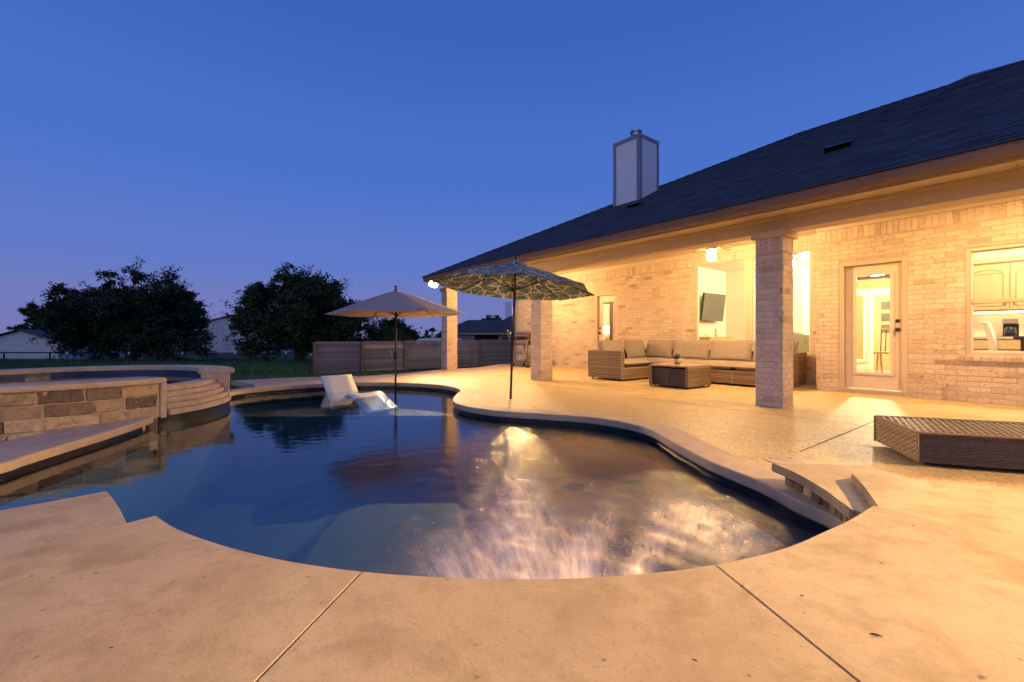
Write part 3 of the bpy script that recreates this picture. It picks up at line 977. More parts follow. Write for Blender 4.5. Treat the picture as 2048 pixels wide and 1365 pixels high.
for key, j in joined.items():
    struct(j.build('brickwork', BRICK, parents[key], fixn=False), 'stuff')

# beam, porch ceiling, soffit, fascia, gutter
m = MB(); HB(m, -4.5, 11.58, DC + .03, DC + .32, CAPZ + .085, 2.584); m.build('beam', TRIM, house, HM, bevel=.004)
m = MB(); HB(m, -4.5, 11.58, DC + .012, DC + .03, 2.53, 2.5835); m.build('beam_trim', TRIM, house, HM, bevel=.004)
m = MB(); HB(m, 11.28, 11.58, DC + .32, DB - .04, CAPZ + .085, 2.954); m.build('beam', TRIM, house, HM)
m = MB(); HB(m, -4.5, 11.58, DC + .32, DB + .3, 2.955, 3.0); HB(m, -4.5, 11.58, DC + .30, DC + .32, 2.585, 3.0); m.build('porch_ceiling', CEILP, house, HM)
m = MB()
HB(m, -4.5, 2.936, DA - .02, DA + .1, ZT + .002, 2.954); HB(m, -4.5, 2.95, DA - .035, DA - .02, ZT + .06, 2.954)
HB(m, 2.936, 11.25, DB - .02, DB + .1, ZT + .002, 2.954); HB(m, 2.95, 11.25, DB - .035, DB - .02, ZT + .06, 2.954)
m.build('frieze_trim', TRIM, house, HM, bevel=.003)
EU, ED, EZ = 11.62, 5.85, 2.66
for k in range(6):
    u1 = 11.56 - k * 2.8
    m = MB(); HB(m, u1 - 2.795, u1, 6.02, DC + .028, 2.584, 2.60); m.build('soffit_panel', TRIM, house, HM)
m = MB()
for k in range(330):
    u = 11.52 - k * .05
    HB(m, u - .012, u + .012, 6.12, 6.145, 2.5825, 2.5845)
struct(m.build('soffit_vent_slots', JOINT, house, HM, fixn=False), 'stuff')
m = MB(); HB(m, -4.5, 11.58, 5.985, 6.02, 2.52, 2.67); HB(m, 11.55, 11.59, 6.02, 17, 2.52, 2.67); m.build('fascia', TRIM, house, HM)
m = MB()
gp = [(5.985, 2.645), (5.985, 2.545), (5.92, 2.53), (5.885, 2.56), (5.865, 2.60), (5.86, 2.645), (5.848, 2.65), (5.848, 2.662), (5.875, 2.662)]
ends = (4.5, -11.62)
for xx in ends:
    for (d_, z_) in gp: m.v.append((xx, d_, z_))
k_ = len(gp)
for i in range(k_ - 1): m.f.append((i, i + 1, k_ + i + 1, k_ + i))
m.f.append(tuple(range(k_, 2 * k_)))
m.build('gutter', GUTTER, house, HM)

# roof: hip at the far end, shingle courses with real butts on the front slope
PITCH, RD = .501, 13.03
RS = RD - ED
m = MB()
RZ = EZ + PITCH * RS
A = (-EU, ED, EZ - .01); B = (4.5, ED, EZ - .01); C_ = (4.5, RD, RZ); D_ = (-(EU - RS), RD, RZ); E_ = (-EU, 2 * RD - ED, EZ - .01); F_ = (4.5, 2 * RD - ED, EZ - .01)
m.add([A, B, C_, D_, E_, F_], [(0, 1, 2, 3), (0, 3, 4), (3, 2, 5, 4)])
roof = m.build('roof', SHINGLE, house, HM)
m = MB()
sl = math.hypot(1, PITCH); ct, st_ = 1 / sl, PITCH / sl
EXPO = .142; L_ = RS * sl; rows = int(L_ / EXPO)
for r_ in range(rows):
    s0 = r_ * EXPO
    dd = s0 * ct
    uend = EU - dd
    u = -2.6 - R.uniform(0, .3)
    while u < uend:
        w = R.uniform(.14, .36)
        t = R.choice([.005, .0065, .009])
        ua, ub = u, min(u + w, uend)
        u = ub + .002
        if ub - ua < .01: continue
        def pt(uu, ss, tt): return (-uu, ED - .02 + ss * ct - tt * st_, EZ + .004 + ss * st_ + tt * ct)
        s1 = s0 + EXPO * 1.05
        m.add([pt(ua, s0, t), pt(ub, s0, t), pt(ub, s1, .001), pt(ua, s1, .001), pt(ua, s0, -.004), pt(ub, s0, -.004)], [(0, 3, 2, 1), (4, 0, 1, 5)])
sho = struct(m.build('shingles', SHINGLE, roof, HM, fixn=False), 'stuff')
sho.data.materials.append(BUTT)
sho.data.polygons.foreach_set('material_index', [i % 2 for i in range(len(sho.data.polygons))])
# hip and ridge caps
m = MB()
k = 0
while k * .16 < RS:
    a = k * .16; b = a + .19
    pa = Vector((-(EU - a), ED + a, EZ + PITCH * a + .035)); pb = Vector((-(EU - b), ED + b, EZ + PITCH * b + .022))
    s_ = Vector((.09, .09, -.03))
    for sgn in (1, -1):
        o_ = Vector((.10, -.10, -.05)) if sgn > 0 else Vector((-.10, .10, -.05))
        m.add([pa, pb, pb + o_, pa + o_], [(0, 1, 2, 3)])
    k += 1
u = EU - RS
while u > -4.4:
    for sg in (-1, 1):
        m.add([(-u, RD, RZ + .03), (-u + .26, RD, RZ + .018), (-u + .26, RD + sg * .12, RZ - .035), (-u, RD + sg * .12, RZ - .025)], [(0, 1, 2, 3)])
    u -= .2
struct(m.build('ridge_caps', SHINGLE, roof, HM, fixn=False), 'stuff')
# higher ridge peeping over behind
m = MB()
m.add([(-1.66, 15.43, 7.33), (2.0, 15.43, 6.80), (3.0, RD + .15, RZ - .15), (-2.9, RD + .15, RZ - .15), (-3.4, 15.43, RZ - .3), (-1.66, 18.0, RZ - .4), (2.0, 18.0, RZ - .4)],
      [(0, 3, 2, 1), (0, 4, 3), (0, 1, 6, 5), (0, 5, 4)])
m.build('rear_ridge', SHINGLE, roof, HM)

def roof_at(px, py):         # photograph point -> (u, d, z) on the front slope
    x_ = px - CX; rv = CU * x_ + SU * FPX; ru = -SU * x_ + CU * FPX; rz = HY - py
    t = (EZ - PITCH * ED - CAM_H) / (rz - PITCH * rv)
    return ru * t, rv * t, CAM_H + rz * t
for (px, py, w, dp, hh) in [(1268, 416, .26, .26, .085), (1676, 303, .34, .30, .10)]:
    u, d, z = roof_at(px, py)
    Mv = HM @ Matrix.Translation((-u, d, z)) @ Matrix.Rotation(math.atan(PITCH), 4, 'X')
    m = MB()
    m.add([(-w / 2, -.02, 0), (w / 2, -.02, 0), (w / 2, -.02, hh), (-w / 2, -.02, hh), (-w / 2 - .03, dp, .0), (w / 2 + .03, dp, 0), (w / 2, dp * .6, hh * .95), (-w / 2, dp * .6, hh * .95)],
          [(3, 2, 6, 7), (7, 6, 5, 4), (0, 3, 7, 4), (1, 5, 6, 2), (0, 4, 5, 1)])
    v_ = m.build('roof_vent', BLACK, roof, Mv)
    m = MB(); m.box(-w / 2 + .01, w / 2 - .01, -.012, -.006, .01, hh - .01); m.build('vent_mouth', DARKV, v_, Mv) if False else None

# chimney
CU0, CU1, CD0, CD1, CZ = 6.55, 7.34, 9.05, 9.83, 5.86
m = MB(); HB(m, CU0, CU1, CD0, CD1, 4.0, CZ); chim = m.build('chimney', CHIMP, house, HM)
t_ = .008
for (a, b, c, d) in ((CU0 - t_, CU0 + .085, CD0 - t_, CD0 + .085), (CU1 - .085, CU1 + t_, CD0 - t_, CD0 + .085), (CU0 - t_, CU0 + .085, CD1 - .085, CD1 + t_)):
    m = MB(); HB(m, a, b, c, d, 4.0, CZ - .07); m.build('corner_trim', CHIMT, chim, HM)
m = MB(); HB(m, CU0 - .014, CU1 + .014, CD0 - .014, CD1 + .014, CZ - .069, CZ + .02); m.build('top_trim', CHIMT, chim, HM)
m = MB(); m.lathe([(.105, 0), (.105, .16), (.135, .17), (.135, .20), (.105, .205), (.105, .25), (.145, .26), (.145, .30), (.0, .32)], 20, (-(CU0 + CU1) / 2, (CD0 + CD1) / 2, CZ + .018))
m.build('flue', STEEL, chim, HM)

# doors
def door(u0, u1, d, z0, z1, knob_u, glass=(.20, .20, .30, .24)):
    dr = link('door', None, house, HT((u0 + u1) / 2, d, z0))
    fw = .075
    m = MB()
    HB(m, u0, u0 + fw, d + .01, d + .15, z0, z1); HB(m, u1 - fw, u1, d + .01, d + .15, z0, z1); HB(m, u0 + fw, u1 - fw, d + .01, d + .15, z1 - fw, z1)
    HB(m, u0 + fw, u1 - fw, d + .03, d + .18, z0 - .02, z0 + .018)
    m.build('door_frame', TRIM, dr, HM, bevel=.004)
    a, b, c, e = u0 + fw + .006, u1 - fw - .006, z0 + .03, z1 - fw - .006
    ga, gb, gc, ge = a + .135, b - .135, c + .26, e - .165
    m = MB()
    HB(m, a, ga, d + .085, d + .125, c, e); HB(m, gb, b, d + .085, d + .125, c, e); HB(m, ga, gb, d + .085, d + .125, c, gc); HB(m, ga, gb, d + .085, d + .125, ge, e)
    m.build('door_leaf', DOORP, dr, HM)
    m = MB()
    for (x0, x1, y0, y1) in ((ga - .03, ga + .02, gc - .03, ge + .03), (gb - .02, gb + .03, gc - .03, ge + .03), (ga + .02, gb - .02, gc - .03, gc + .02), (ga + .02, gb - .02, ge - .02, ge + .03)):
        HB(m, x0, x1, d + .07, d + .0855, y0, y1)
    m.build('glass_bead', DOORP, dr, HM, bevel=.004)
    m = MB(); HB(m, ga, gb, d + .10, d + .106, gc, ge); m.build('pane', GLASS, dr, HM)
    m = MB(); HB(m, ga + .02, gb - .02, d + .112, d + .124, ge - .075, ge - .022); m.build('blind_rail', CHIMT, dr, HM)
    for zz, r_ in ((z0 + 1.02, .030), (z0 + 1.16, .027)):
        Mk = HM @ Matrix.Translation((-knob_u, d + .085, zz)) @ Matrix.Rotation(PI / 2, 4, 'X')
        m = MB()
        if r_ == .030: m.lathe([(0, 0), (.032, 0), (.032, .008), (.013, .012), (.013, .035), (.028, .042), (.031, .058), (.02, .07), (0, .072)], 16)
        else: m.lathe([(0, 0), (.030, 0), (.028, .016), (.012, .020), (0, .021)], 16)
        m.build('knob' if r_ == .030 else 'deadbolt', KNOB, dr, Mk, smooth=True)
    return dr
door(1.68, 2.60, DA, .055, 2.25, 1.68 + .075 + .065)
door(7.95, 8.81, DB, .055, 2.23, 8.81 - .075 - .065)

def window(u0, u1, d, z0, z1, rail=None, split=None, name='window'):
    w = link(name, None, house, HT((u0 + u1) / 2, d, z0))
    f = .055
    m = MB()
    HB(m, u0, u0 + f, d + .02, d + .12, z0, z1); HB(m, u1 - f, u1, d + .02, d + .12, z0, z1)
    HB(m, u0 + f, u1 - f, d + .02, d + .12, z1 - f, z1); HB(m, u0 + f, u1 - f, d + .02, d + .12, z0, z0 + f)
    m.build('frame', TRIM, w, HM, bevel=.004)
    if rail:
        m = MB(); HB(m, u0 + f, u1 - f, d + .035, d + .09, rail - .03, rail + .03); m.build('meeting_rail', TRIM, w, HM, bevel=.004)
    if split:
        m = MB(); HB(m, split - .078, split + .078, d + .025, d + .115, z0 + f, z1 - f); m.build('mullion', TRIM, w, HM, bevel=.004)
    parts = [(u0 + f, u1 - f)] if not split else [(u0 + f, split - .078), (split + .078, u1 - f)]
    for (a, b) in parts:
        m = MB(); HB(m, a, b, d + .07, d + .076, z0 + f, z1 - f); m.build('pane', GLASS, w, HM)
        m = MB(); t = .022
        HB(m, a, a + t, d + .055, d + .09, z0 + f, z1 - f); HB(m, b - t, b, d + .055, d + .09, z0 + f, z1 - f)
        HB(m, a + t, b - t, d + .055, d + .09, z0 + f, z0 + f + t); HB(m, a + t, b - t, d + .055, d + .09, z1 - f - t, z1 - f)
        m.build('sash', WHITEF, w, HM)
    # sloped brick sill
    u = u0 - .02; k = 0
    m = MB()
    while u < u1 + .02:
        m.obox(HM @ Matrix.Translation((-(u + .034), d + .03, z0 - .036)) @ Matrix.Rotation(.10, 4, 'X'), .0335, .075, .03); u += .078
    struct(m.build('brick_sill', BRICK, w), 'stuff')
    return w
window(-1.2, 1.04, DA, .68, 2.26, 1.47)
window(3.22, 5.69, DB, .57, 2.745, None, 4.44)

# hose faucet on the wall
fu, fd = (lambda x_: ((-SU * x_ + CU * FPX) * DA / (CU * x_ + SU * FPX), DA))(1893 - CX)
m = MB()
m.tube([(-fu, fd - .03, 0.0), (-fu, fd - .03, .20), (-fu, fd - .02, .235), (-fu, fd + .01, .24)], .016, 8)
m.tube([(-fu, fd - .03, .21), (-fu, fd - .09, .235), (-fu, fd - .10, .20)], .012, 8)
fc = m.build('faucet', TRIM, house, HM, smooth=True)
m = MB(); m.lathe([(0, 0), (.03, .002), (.03, .012), (0, .014)], 12, (-fu, fd - .05, .265)); m.build('valve_wheel', TRIM, fc, HM)

# rooms behind the glass
m = MB()
HB(m, -4.4, 6.95, DA + .19, 17.2, -.02, .03); HB(m, 6.95, 12.3, DB + .19, 17.2, -.02, .03)
m.build('room_floor', ROOMF, house, HM)
m = MB(); HB(m, -4.4, 2.8, DA + .19, 17.2, 3.02, 3.06); HB(m, 2.8, 12.3, DB + .19, 17.2, 3.02, 3.06); m.build('room_ceiling', ROOMC, house, HM)
m = MB()
HB(m, 6.9, 7.0, DB + .19, 17.2, .03, 3.02)           # living room side wall
HB(m, 4.75, 6.9, 14.0, 14.1, .03, 3.02)              # living room end wall
HB(m, 4.75, 4.85, 14.1, 16.0, .03, 3.02)
HB(m, 1.9, 4.85, 16.0, 16.1, .03, 3.02)              # foyer end wall
HB(m, -4.4, 1.75, 12.85, 12.95, .03, 3.02)           # kitchen wall
HB(m, 1.75, 1.85, 12.85, 16.0, .03, 3.02)
HB(m, 7.0, 12.3, 13.2, 13.3, .03, 3.02)              # bedroom wall
HB(m, 10.6, 10.7, DB + .19, 13.2, .03, 3.02)
HB(m, -4.4, -4.3, DA + .19, 12.85, .03, 3.02)
m.build('room_wall', ROOMW, house, HM)
m = MB()
HB(m, 5.9, 6.05, 13.965, 13.995, .03, 2.3); HB(m, 5.0, 5.12, 13.965, 13.995, .03, 2.3); HB(m, 5.0, 6.05, 13.965, 13.995, 2.3, 2.42)
HB(m, 6.875, 6.895, DB + .3, 14.0, .03, .15)
m.build('door_casing', WHITEF, house, HM)
# foyer front door, sidelight and arched transom
fd_ = thing('entry_door', 'wooden front door with small square panes across the foyer', 'door', HT(3.25, 15.95, .03))
m = MB(); HB(m, 2.85, 3.62, 15.94, 15.985, .03, 2.15); m.build('door_leaf', CABW, fd_, HM)
for z_ in (1.95, 1.62, 1.30):
    m = MB(); HB(m, 3.22, 3.45, 15.92, 15.94, z_ - .22, z_); m.build('pane', TVM, fd_, HM)
m = MB(); HB(m, 3.62, 3.70, 15.93, 15.99, .03, 2.25); HB(m, 2.75, 2.85, 15.93, 15.99, .03, 2.25); HB(m, 2.85, 3.62, 15.93, 15.99, 2.15, 2.25); m.build('door_frame', WHITEF, fd_, HM)
sd = thing('side_light', 'tall narrow wooden sidelight beside the front door', 'window', HT(4.0, 15.95, .3))
m = MB(); HB(m, 3.86, 4.14, 15.95, 15.985, .32, 2.15); m.build('pane', OAK, sd, HM)
m = MB(); HB(m, 3.80, 3.86, 15.93, 15.99, .25, 2.22); HB(m, 4.14, 4.20, 15.93, 15.99, .25, 2.22); HB(m, 3.86, 4.14, 15.93, 15.99, .22, .32); m.build('frame', WHITEF, sd, HM)
ft = thing('arched_transom', 'arched wooden transom above the foyer front door', 'window', HT(3.5, 15.95, 2.3))
arc = [(-(3.5 + .62 * math.cos(a)), 2.36 + .42 * math.sin(a)) for a in [PI * k / 12 for k in range(13)]]
m = MB()
m.add([(x_, 15.95, z_) for x_, z_ in arc] + [(x_, 15.99, z_) for x_, z_ in arc], [tuple(range(13)), tuple(reversed(range(13, 26)))] + [(i, (i + 1) % 13, 13 + (i + 1) % 13, 13 + i) for i in range(13)])
m.build('arch_panel', OAK, ft, HM)
m = MB(); m.tube([(x_, 15.94, z_) for x_, z_ in arc], .03, 6); m.build('arch_frame', WHITEF, ft, HM)

def globe_lamp(name, label, u, d, z, r, rodtop, mat_):
    t = thing(name, label, 'lamp', HT(u, d, z))
    m = MB(); m.lathe([(r * math.sin(a), -r * math.cos(a)) for a in [PI * k / 8 for k in range(1, 8)]], 12); m.build('globe', mat_, t, HT(u, d, z), smooth=True)
    m = MB(); m.tube([(0, 0, r * .95), (0, 0, rodtop - z)], .012, 6); m.lathe([(.06, 0), (.06, .02), (0, .03)], 12, (0, 0, rodtop - z - .03)); m.build('rod', KNOB, t, HT(u, d, z))
    return t
globe_lamp('pendant_lamp', 'glowing pendant lamp in the foyer behind the glazed door', 3.02, 13.6, 2.55, .16, 3.02, ROOML)
globe_lamp('kitchen_lamp', 'kitchen ceiling globe lamp out of sight above the window', .2, 11.0, 2.86, .14, 3.02, ROOML)
globe_lamp('bedroom_lamp', 'bedroom ceiling globe lamp out of sight above the far door', 9.0, 11.6, 2.86, .12, 3.02, ROOML)

# television and dresser in the living room
Mt = HM @ Matrix.Translation((-6.66, 12.75, 1.83)) @ Matrix.Rotation(PI / 2, 4, 'Z') @ Matrix.Rotation(.12, 4, 'X')
tv = thing('television', 'flat television tilted on the living room wall', 'television', Mt)
m = MB(); m.box(-.62, .62, -.03, .03, -.40, .40); m.build('case', BLACK, tv, Mt, bevel=.006)
m = MB(); m.box(-.605, .605, .0305, .034, -.385, .385); m.build('screen', TVM, tv, Mt)
m = MB(); m.box(-.605, .605, -.034, -.0305, -.385, .385); m.build('back_cover', TVM, tv, Mt)
m = MB(); m.tube([(0, .03, 0), (0, .22, 0)], .03, 8); m.build('wall_arm', BLACK, tv, Mt)
dr = thing('dresser', 'golden wood dresser below the television', 'dresser', HT(6.66, 12.75, .03))
m = MB(); HB(m, 6.42, 6.86, 12.1, 13.35, .03, .96); m.build('case', OAK, dr, HM, bevel=.01)
for k in range(3):
    m = MB(); HB(m, 6.405, 6.42, 12.15, 13.30, .10 + k * .29, .36 + k * .29); m.build('drawer', OAK, dr, HM, bevel=.005)
spk = thing('white_speaker', 'small white speaker standing on the dresser', 'speaker', HT(6.6, 12.85, .96))
m = MB(); m.lathe([(.0, 0), (.055, .0), (.058, .02), (.058, .22), (.05, .235), (0, .237)], 14); m.build('body', WHITEF, spk, HT(6.6, 12.85, .961), smooth=True)
m = MB(); m.lathe([(.059, .03), (.059, .04), (.0, .041)], 14); m.build('base_ring', NICKEL, spk, HT(6.6, 12.85, .961))

def cushion(w, d, h, n=12, puff=.35, seed=0):
    """a stuffed cushion lying flat, centred, top at +h/2"""
    m = MB()
    vs, fs = [], []
    def prof(a): return (1 - abs(a) ** 4.5) ** .6 if abs(a) < 1 else 0
    for sgn in (1, -1):
        for j in range(n + 1):
            for i in range(n + 1):
                a, b = -1 + 2 * i / n, -1 + 2 * j / n
                a2, b2 = math.copysign(abs(a) ** .8, a), math.copysign(abs(b) ** .8, b)
                e = prof(a2) * prof(b2)
                zz = h / 2 * ((1 - puff) * min(1, e * 2.2) + puff * e) * sgn
                zz += .010 * noise.noise(Vector((a * 1.7 + seed, b * 1.7, seed * 2.3))) * e * sgn
                pin = 1 - .035 * (1 - abs(a2)) * (abs(b2) > .98) - .035 * (1 - abs(b2)) * (abs(a2) > .98)
                vs.append((a2 * w / 2 * pin, b2 * d / 2 * pin, zz))
    N1 = (n + 1) ** 2
    for j in range(n):
        for i in range(n):
            q = (j * (n + 1) + i, j * (n + 1) + i + 1, (j + 1) * (n + 1) + i + 1, (j + 1) * (n + 1) + i)
            fs.append(q); fs.append(tuple(N1 + k for k in reversed(q)))
    m.add(vs, fs)
    bpts = [(i, 0) for i in range(n)] + [(n, j) for j in range(n)] + [(n - i, n) for i in range(n)] + [(0, n - j) for j in range(n)]
    pip = [vs[j * (n + 1) + i] for i, j in bpts]
    m.tube(pip + [pip[0]], .008, 5, caps=False)
    return m

sf = thing('living_room_sofa', 'sage green sofa seen through the right window pane', 'sofa', HT(4.0, 11.6, .03))
m = MB(); HB(m, 3.2, 4.6, 11.2, 12.0, .08, .45); m.build('base', GREENS, sf, HM, bevel=.04, seg=2)
m = MB(); HB(m, 3.2, 4.6, 10.95, 11.2, .08, .80); m.build('backrest', GREENS, sf, HM, bevel=.06, seg=2)
for k, (uu, rr) in enumerate(((3.55, .3), (3.95, -.25), (4.3, .2))):
    cushion(.45, .42, .16, 8, seed=k).build('pillow', GREENS, sf, HM @ Matrix.Translation((-uu, 11.32, .84)) @ Matrix.Rotation(1.25, 4, 'X') @ Matrix.Rotation(rr, 4, 'Z'), smooth=True)

# kitchen
kc = thing('upper_cabinets', 'honey wood upper kitchen cabinets with arched doors', 'cabinet', HT(.3, 12.7, 1.45))
m = MB(); HB(m, -1.6, 1.38, 12.48, 12.84, 1.44, 2.36); m.build('case', CABW, kc, HM)
m = MB(); HB(m, -1.62, 1.42, 12.42, 12.84, 2.36, 2.46); m.build('crown', CABW, kc, HM, bevel=.02)
for k in range(5):
    a = 1.36 - k * .56
    m = MB(); HB(m, a - .54, a, 12.455, 12.48, 1.47, 2.33); dd_ = m.build('cabinet_door', CABW, kc, HM, bevel=.006)
    pts = [(-(a - .07), 1.55), (-(a - .47), 1.55), (-(a - .47), 2.16)] + [(-(a - .27 - .20 * math.cos(t)), 2.16 + .08 * math.sin(t)) for t in [PI - PI * q / 6 for q in range(7)]] + [(-(a - .07), 2.16)]
    m = MB(); m.tube([(x_, 12.452, z_) for x_, z_ in pts] + [(pts[0][0], 12.452, pts[0][1])], .010, 5); m.build('arched_moulding', OAK, dd_, HM)
    m = MB(); m.tube([(-(a - .50 if k % 2 == 0 else a - .05), 12.44, 1.55), (-(a - .50 if k % 2 == 0 else a - .05), 12.44, 1.66)], .010, 6); m.build('pull', NICKEL, dd_, HM)
bc = thing('base_cabinets', 'pale wood base cabinets under the kitchen counter', 'cabinet', HT(.3, 12.7, .03))
m = MB(); HB(m, -1.6, 1.55, 12.28, 12.84, .03, .92); m.build('case', CABW, bc, HM)
m = MB(); HB(m, -1.6, 1.58, 12.24, 12.84, .921, .96); m.build('counter_top', POT, bc, HM)
for k in range(5):
    a = 1.5 - k * .56
    m = MB(); HB(m, a - .54, a, 12.255, 12.28, .10, .70); m.build('cabinet_door', CABW, bc, HM, bevel=.006)
    m = MB(); HB(m, a - .54, a, 12.255, 12.28, .73, .90); m.build('drawer', CABW, bc, HM, bevel=.006)
m = MB(); HB(m, -1.5, 1.3, 12.60, 12.66, 1.415, 1.438); tag(m.build('under_cabinet_light', STRIPL, None, HM), 'glowing strip light under the kitchen wall cabinets', 'light')
cm = thing('coffee_maker', 'dark coffee maker on the kitchen counter', 'coffee maker', HT(.80, 12.5, .96))
m = MB(); HB(m, .70, .90, 12.40, 12.66, 1.20, 1.30); m.build('lid', NICKEL, cm, HM, bevel=.01)
m = MB(); HB(m, .70, .90, 12.56, 12.66, .962, 1.20); HB(m, .70, .90, 12.38, 12.56, .962, .985); m.build('body', BLACK, cm, HM)
m = MB(); m.lathe([(.0, 0), (.07, .0), (.08, .06), (.075, .13), (.05, .16), (0, .162)], 14, (-.80, 12.47, .987)); m.build('carafe', CARG, cm, HM, smooth=True)
dt = thing('dining_table', 'dark wooden dining table inside the kitchen window', 'table', HT(.5, 10.6, .03))
m = MB(); HB(m, -.9, .62, 10.1, 11.0, .92, .97); m.build('table_top', KNOB, dt, HM, bevel=.006)
for a, b in ((.5, 10.2), (.5, 10.9), (-.8, 10.2), (-.8, 10.9)):
    m = MB(); HB(m, a - .05, a + .05, b - .05, b + .05, .03, .92); m.build('leg', KNOB, dt, HM)
dc = thing('dining_chair', 'cream high-backed dining chair beside the kitchen table', 'chair', HT(.92, 10.9, .03))
prof_ = [(.0, .50), (-.01, .70), (.0, .90), (.03, 1.05), (.075, 1.20)]
m = MB()
for sy in (10.66, 11.06):
    for (o_, z_) in prof_: m.v.append((-(.86 + o_), sy, z_))
    for (o_, z_) in reversed(prof_): m.v.append((-(.93 + o_), sy, z_))
q = len(prof_) * 2
m.f += [tuple(range(q)), tuple(reversed(range(q, 2 * q)))] + [(i, (i + 1) % q, q + (i + 1) % q, q + i) for i in range(q)]
m.build('backrest', WHITEF, dc, HM, bevel=.008)
m = MB(); HB(m, .50, .90, 10.66, 11.06, .44, .52); m.build('seat', WHITEF, dc, HM, bevel=.02)
for a, b in ((.52, 10.68), (.88, 10.68), (.52, 11.04), (.88, 11.04)):
    m = MB(); HB(m, a - .02, a + .02, b - .02, b + .02, .03, .44); m.build('leg', KNOB, dc, HM)
# stool and plate rack seen through the glazed door
st = thing('bar_stool', 'pale wooden slatted chair inside the glazed door', 'chair', HT(2.38, 11.4, .03))
for a in (2.22, 2.50):
    for (y0_, y1_) in ((11.15, 11.30), (11.65, 11.5)):
        m = MB(); m.tube([(-a, y0_, .03), (-a, y1_, .62)], .018, 6); m.build('leg', CABW, st, HM)
m = MB(); HB(m, 2.16, 2.56, 11.2, 11.6, .62, .66); m.build('seat', CABW, st, HM, bevel=.01)
for k in range(5):
    m = MB(); m.tube([(-(2.20 + k * .08), 11.58, .66), (-(2.22 + k * .075), 11.66, 1.12)], .010, 6); m.build('back_slat', KNOB, st, HM)
m = MB(); m.tube([(-2.18, 11.66, 1.12), (-2.54, 11.66, 1.12)], .02, 6); m.build('top_rail', CABW, st, HM)
# bedroom: lamp on a side table, window blind and curtain behind
u_, d_ = 9.62, 11.55
tl = thing('table_lamp', 'lit table lamp behind the far glazed door', 'lamp', HT(u_, d_, .8))
m = MB(); m.lathe([(.16, 1.07), (.13, 1.33), (.125, 1.33), (.155, 1.07)], 20, ring=True); m.build('lamp_shade', LAMPSH, tl, HT(u_, d_, 0), smooth=True)
m = MB(); m.lathe([(.0, .76), (.07, .76), (.07, .78), (.03, .80), (.07, .90), (.06, .97), (.02, 1.02), (.015, 1.10), (0, 1.1)], 16); m.build('lamp_base', CABW, tl, HT(u_, d_, 0), smooth=True)
ns = thing('side_table', 'small pale side table carrying the lit lamp', 'table', HT(u_, d_, .03))
m = MB(); m.box(-.3, .3, -.3, .3, .71, .755); m.build('table_top', WHITEF, ns, HT(u_, d_, 0))
for a in (-.26, .26):
    for b in (-.26, .26):
        m = MB(); m.box(a - .025, a + .025, b - .025, b + .025, .03, .71); m.build('leg', WHITEF, ns, HT(u_, d_, 0))
bl = thing('window_blind', 'white slatted blind at the back of the far room', 'blind', HT(10.2, 13.15, 1.2))
for k in range(14):
    m = MB(); m.obox(HM @ Matrix.Translation((-10.05, 13.13, 1.25 + k * .085)) @ Matrix.Rotation(.5, 4, 'X'), .42, .035, .004); m.build('slat', WHITEF, bl)
cu = thing('curtain', 'rose coloured curtain inside the far glazed door', 'curtain', HT(8.6, 11.0, .1))
m = MB()
for k in range(25):
    a = k / 24
    for z_ in (.15, 2.0): m.v.append((-(8.55 + a * .30), 10.75 + .03 * math.sin(k * 1.5), z_))
m.f += [(2 * k, 2 * k + 2, 2 * k + 3, 2 * k + 1) for k in range(24)]
c_ = m.build('drape', CURT, cu, HM, smooth=True)
c_.modifiers.new('t', 'SOLIDIFY').thickness = .006
m = MB(); m.tube([(-8.45, 10.75, 2.03), (-8.95, 10.75, 2.03)], .014, 8); m.build('rod', KNOB, cu, HM)

# ceiling fans
def fan(u, d, label, zc=2.955, zl=2.49, rot=0.0, mat_=GLOBE, group='porch ceiling fans', blade=.56):
    M0 = HT(u, d, zl, rot)
    f = thing('ceiling_fan', label, 'ceiling fan', M0, group)
    m = MB(); m.tube([(0, 0, .24), (0, 0, zc - zl)], .014, 8); m.build('down_rod', KNOB, f, M0)
    m = MB(); m.lathe([(.0, zc - zl - .06), (.045, zc - zl - .055), (.065, zc - zl), (0, zc - zl)], 20); m.build('canopy', NICKEL, f, M0, smooth=True)
    m = MB(); m.lathe([(.05, .095), (.085, .10), (.115, .13), (.12, .19), (.09, .225), (.05, .245), (.0, .25)], 24); m.build('motor', NICKEL, f, M0, smooth=True)
    m = MB(); m.lathe([(.012, -.088), (.042, -.076), (.066, -.052), (.080, -.018), (.082, .012), (.074, .045), (.055, .072), (.03, .088)], 20); m.build('globe', mat_, f, M0, smooth=True)
    for k in range(5):
        Mb = M0 @ Matrix.Rotation(2 * PI * k / 5, 4, 'Z') @ Matrix.Rotation(.2, 4, 'X')
        m = MB()
        m.prism([(.17, -.045), (.50 * blade / .56, -.065), (blade - .01, -.045), (blade, 0), (blade - .01, .045), (.50 * blade / .56, .065), (.17, .045)], .172, .180)
        b_ = m.build('blade', FANB, f, Mb)
        m = MB(); m.box(.09, .22, -.018, .018, .180, .187); m.build('blade_iron', NICKEL, b_, Mb)
    m = MB(); m.tube([(.095, 0, .1), (.095, 0, -.13)], .002, 4); m.lathe([(0, -.15), (.006, -.145), (.006, -.13), (0, -.128)], 8, (.095, 0, 0)); m.build('pull_chain', NICKEL, f, M0)
    return f
fan(4.32, 8.2, 'lit porch ceiling fan above the wicker sofa', rot=.25)
fan(10.14, 8.2, 'lit porch ceiling fan hidden behind the patterned umbrella', rot=.9)
fan(4.55, 12.6, 'lit indoor ceiling fan seen through the big window', 3.02, 2.82, .5, ROOML, None, .5)

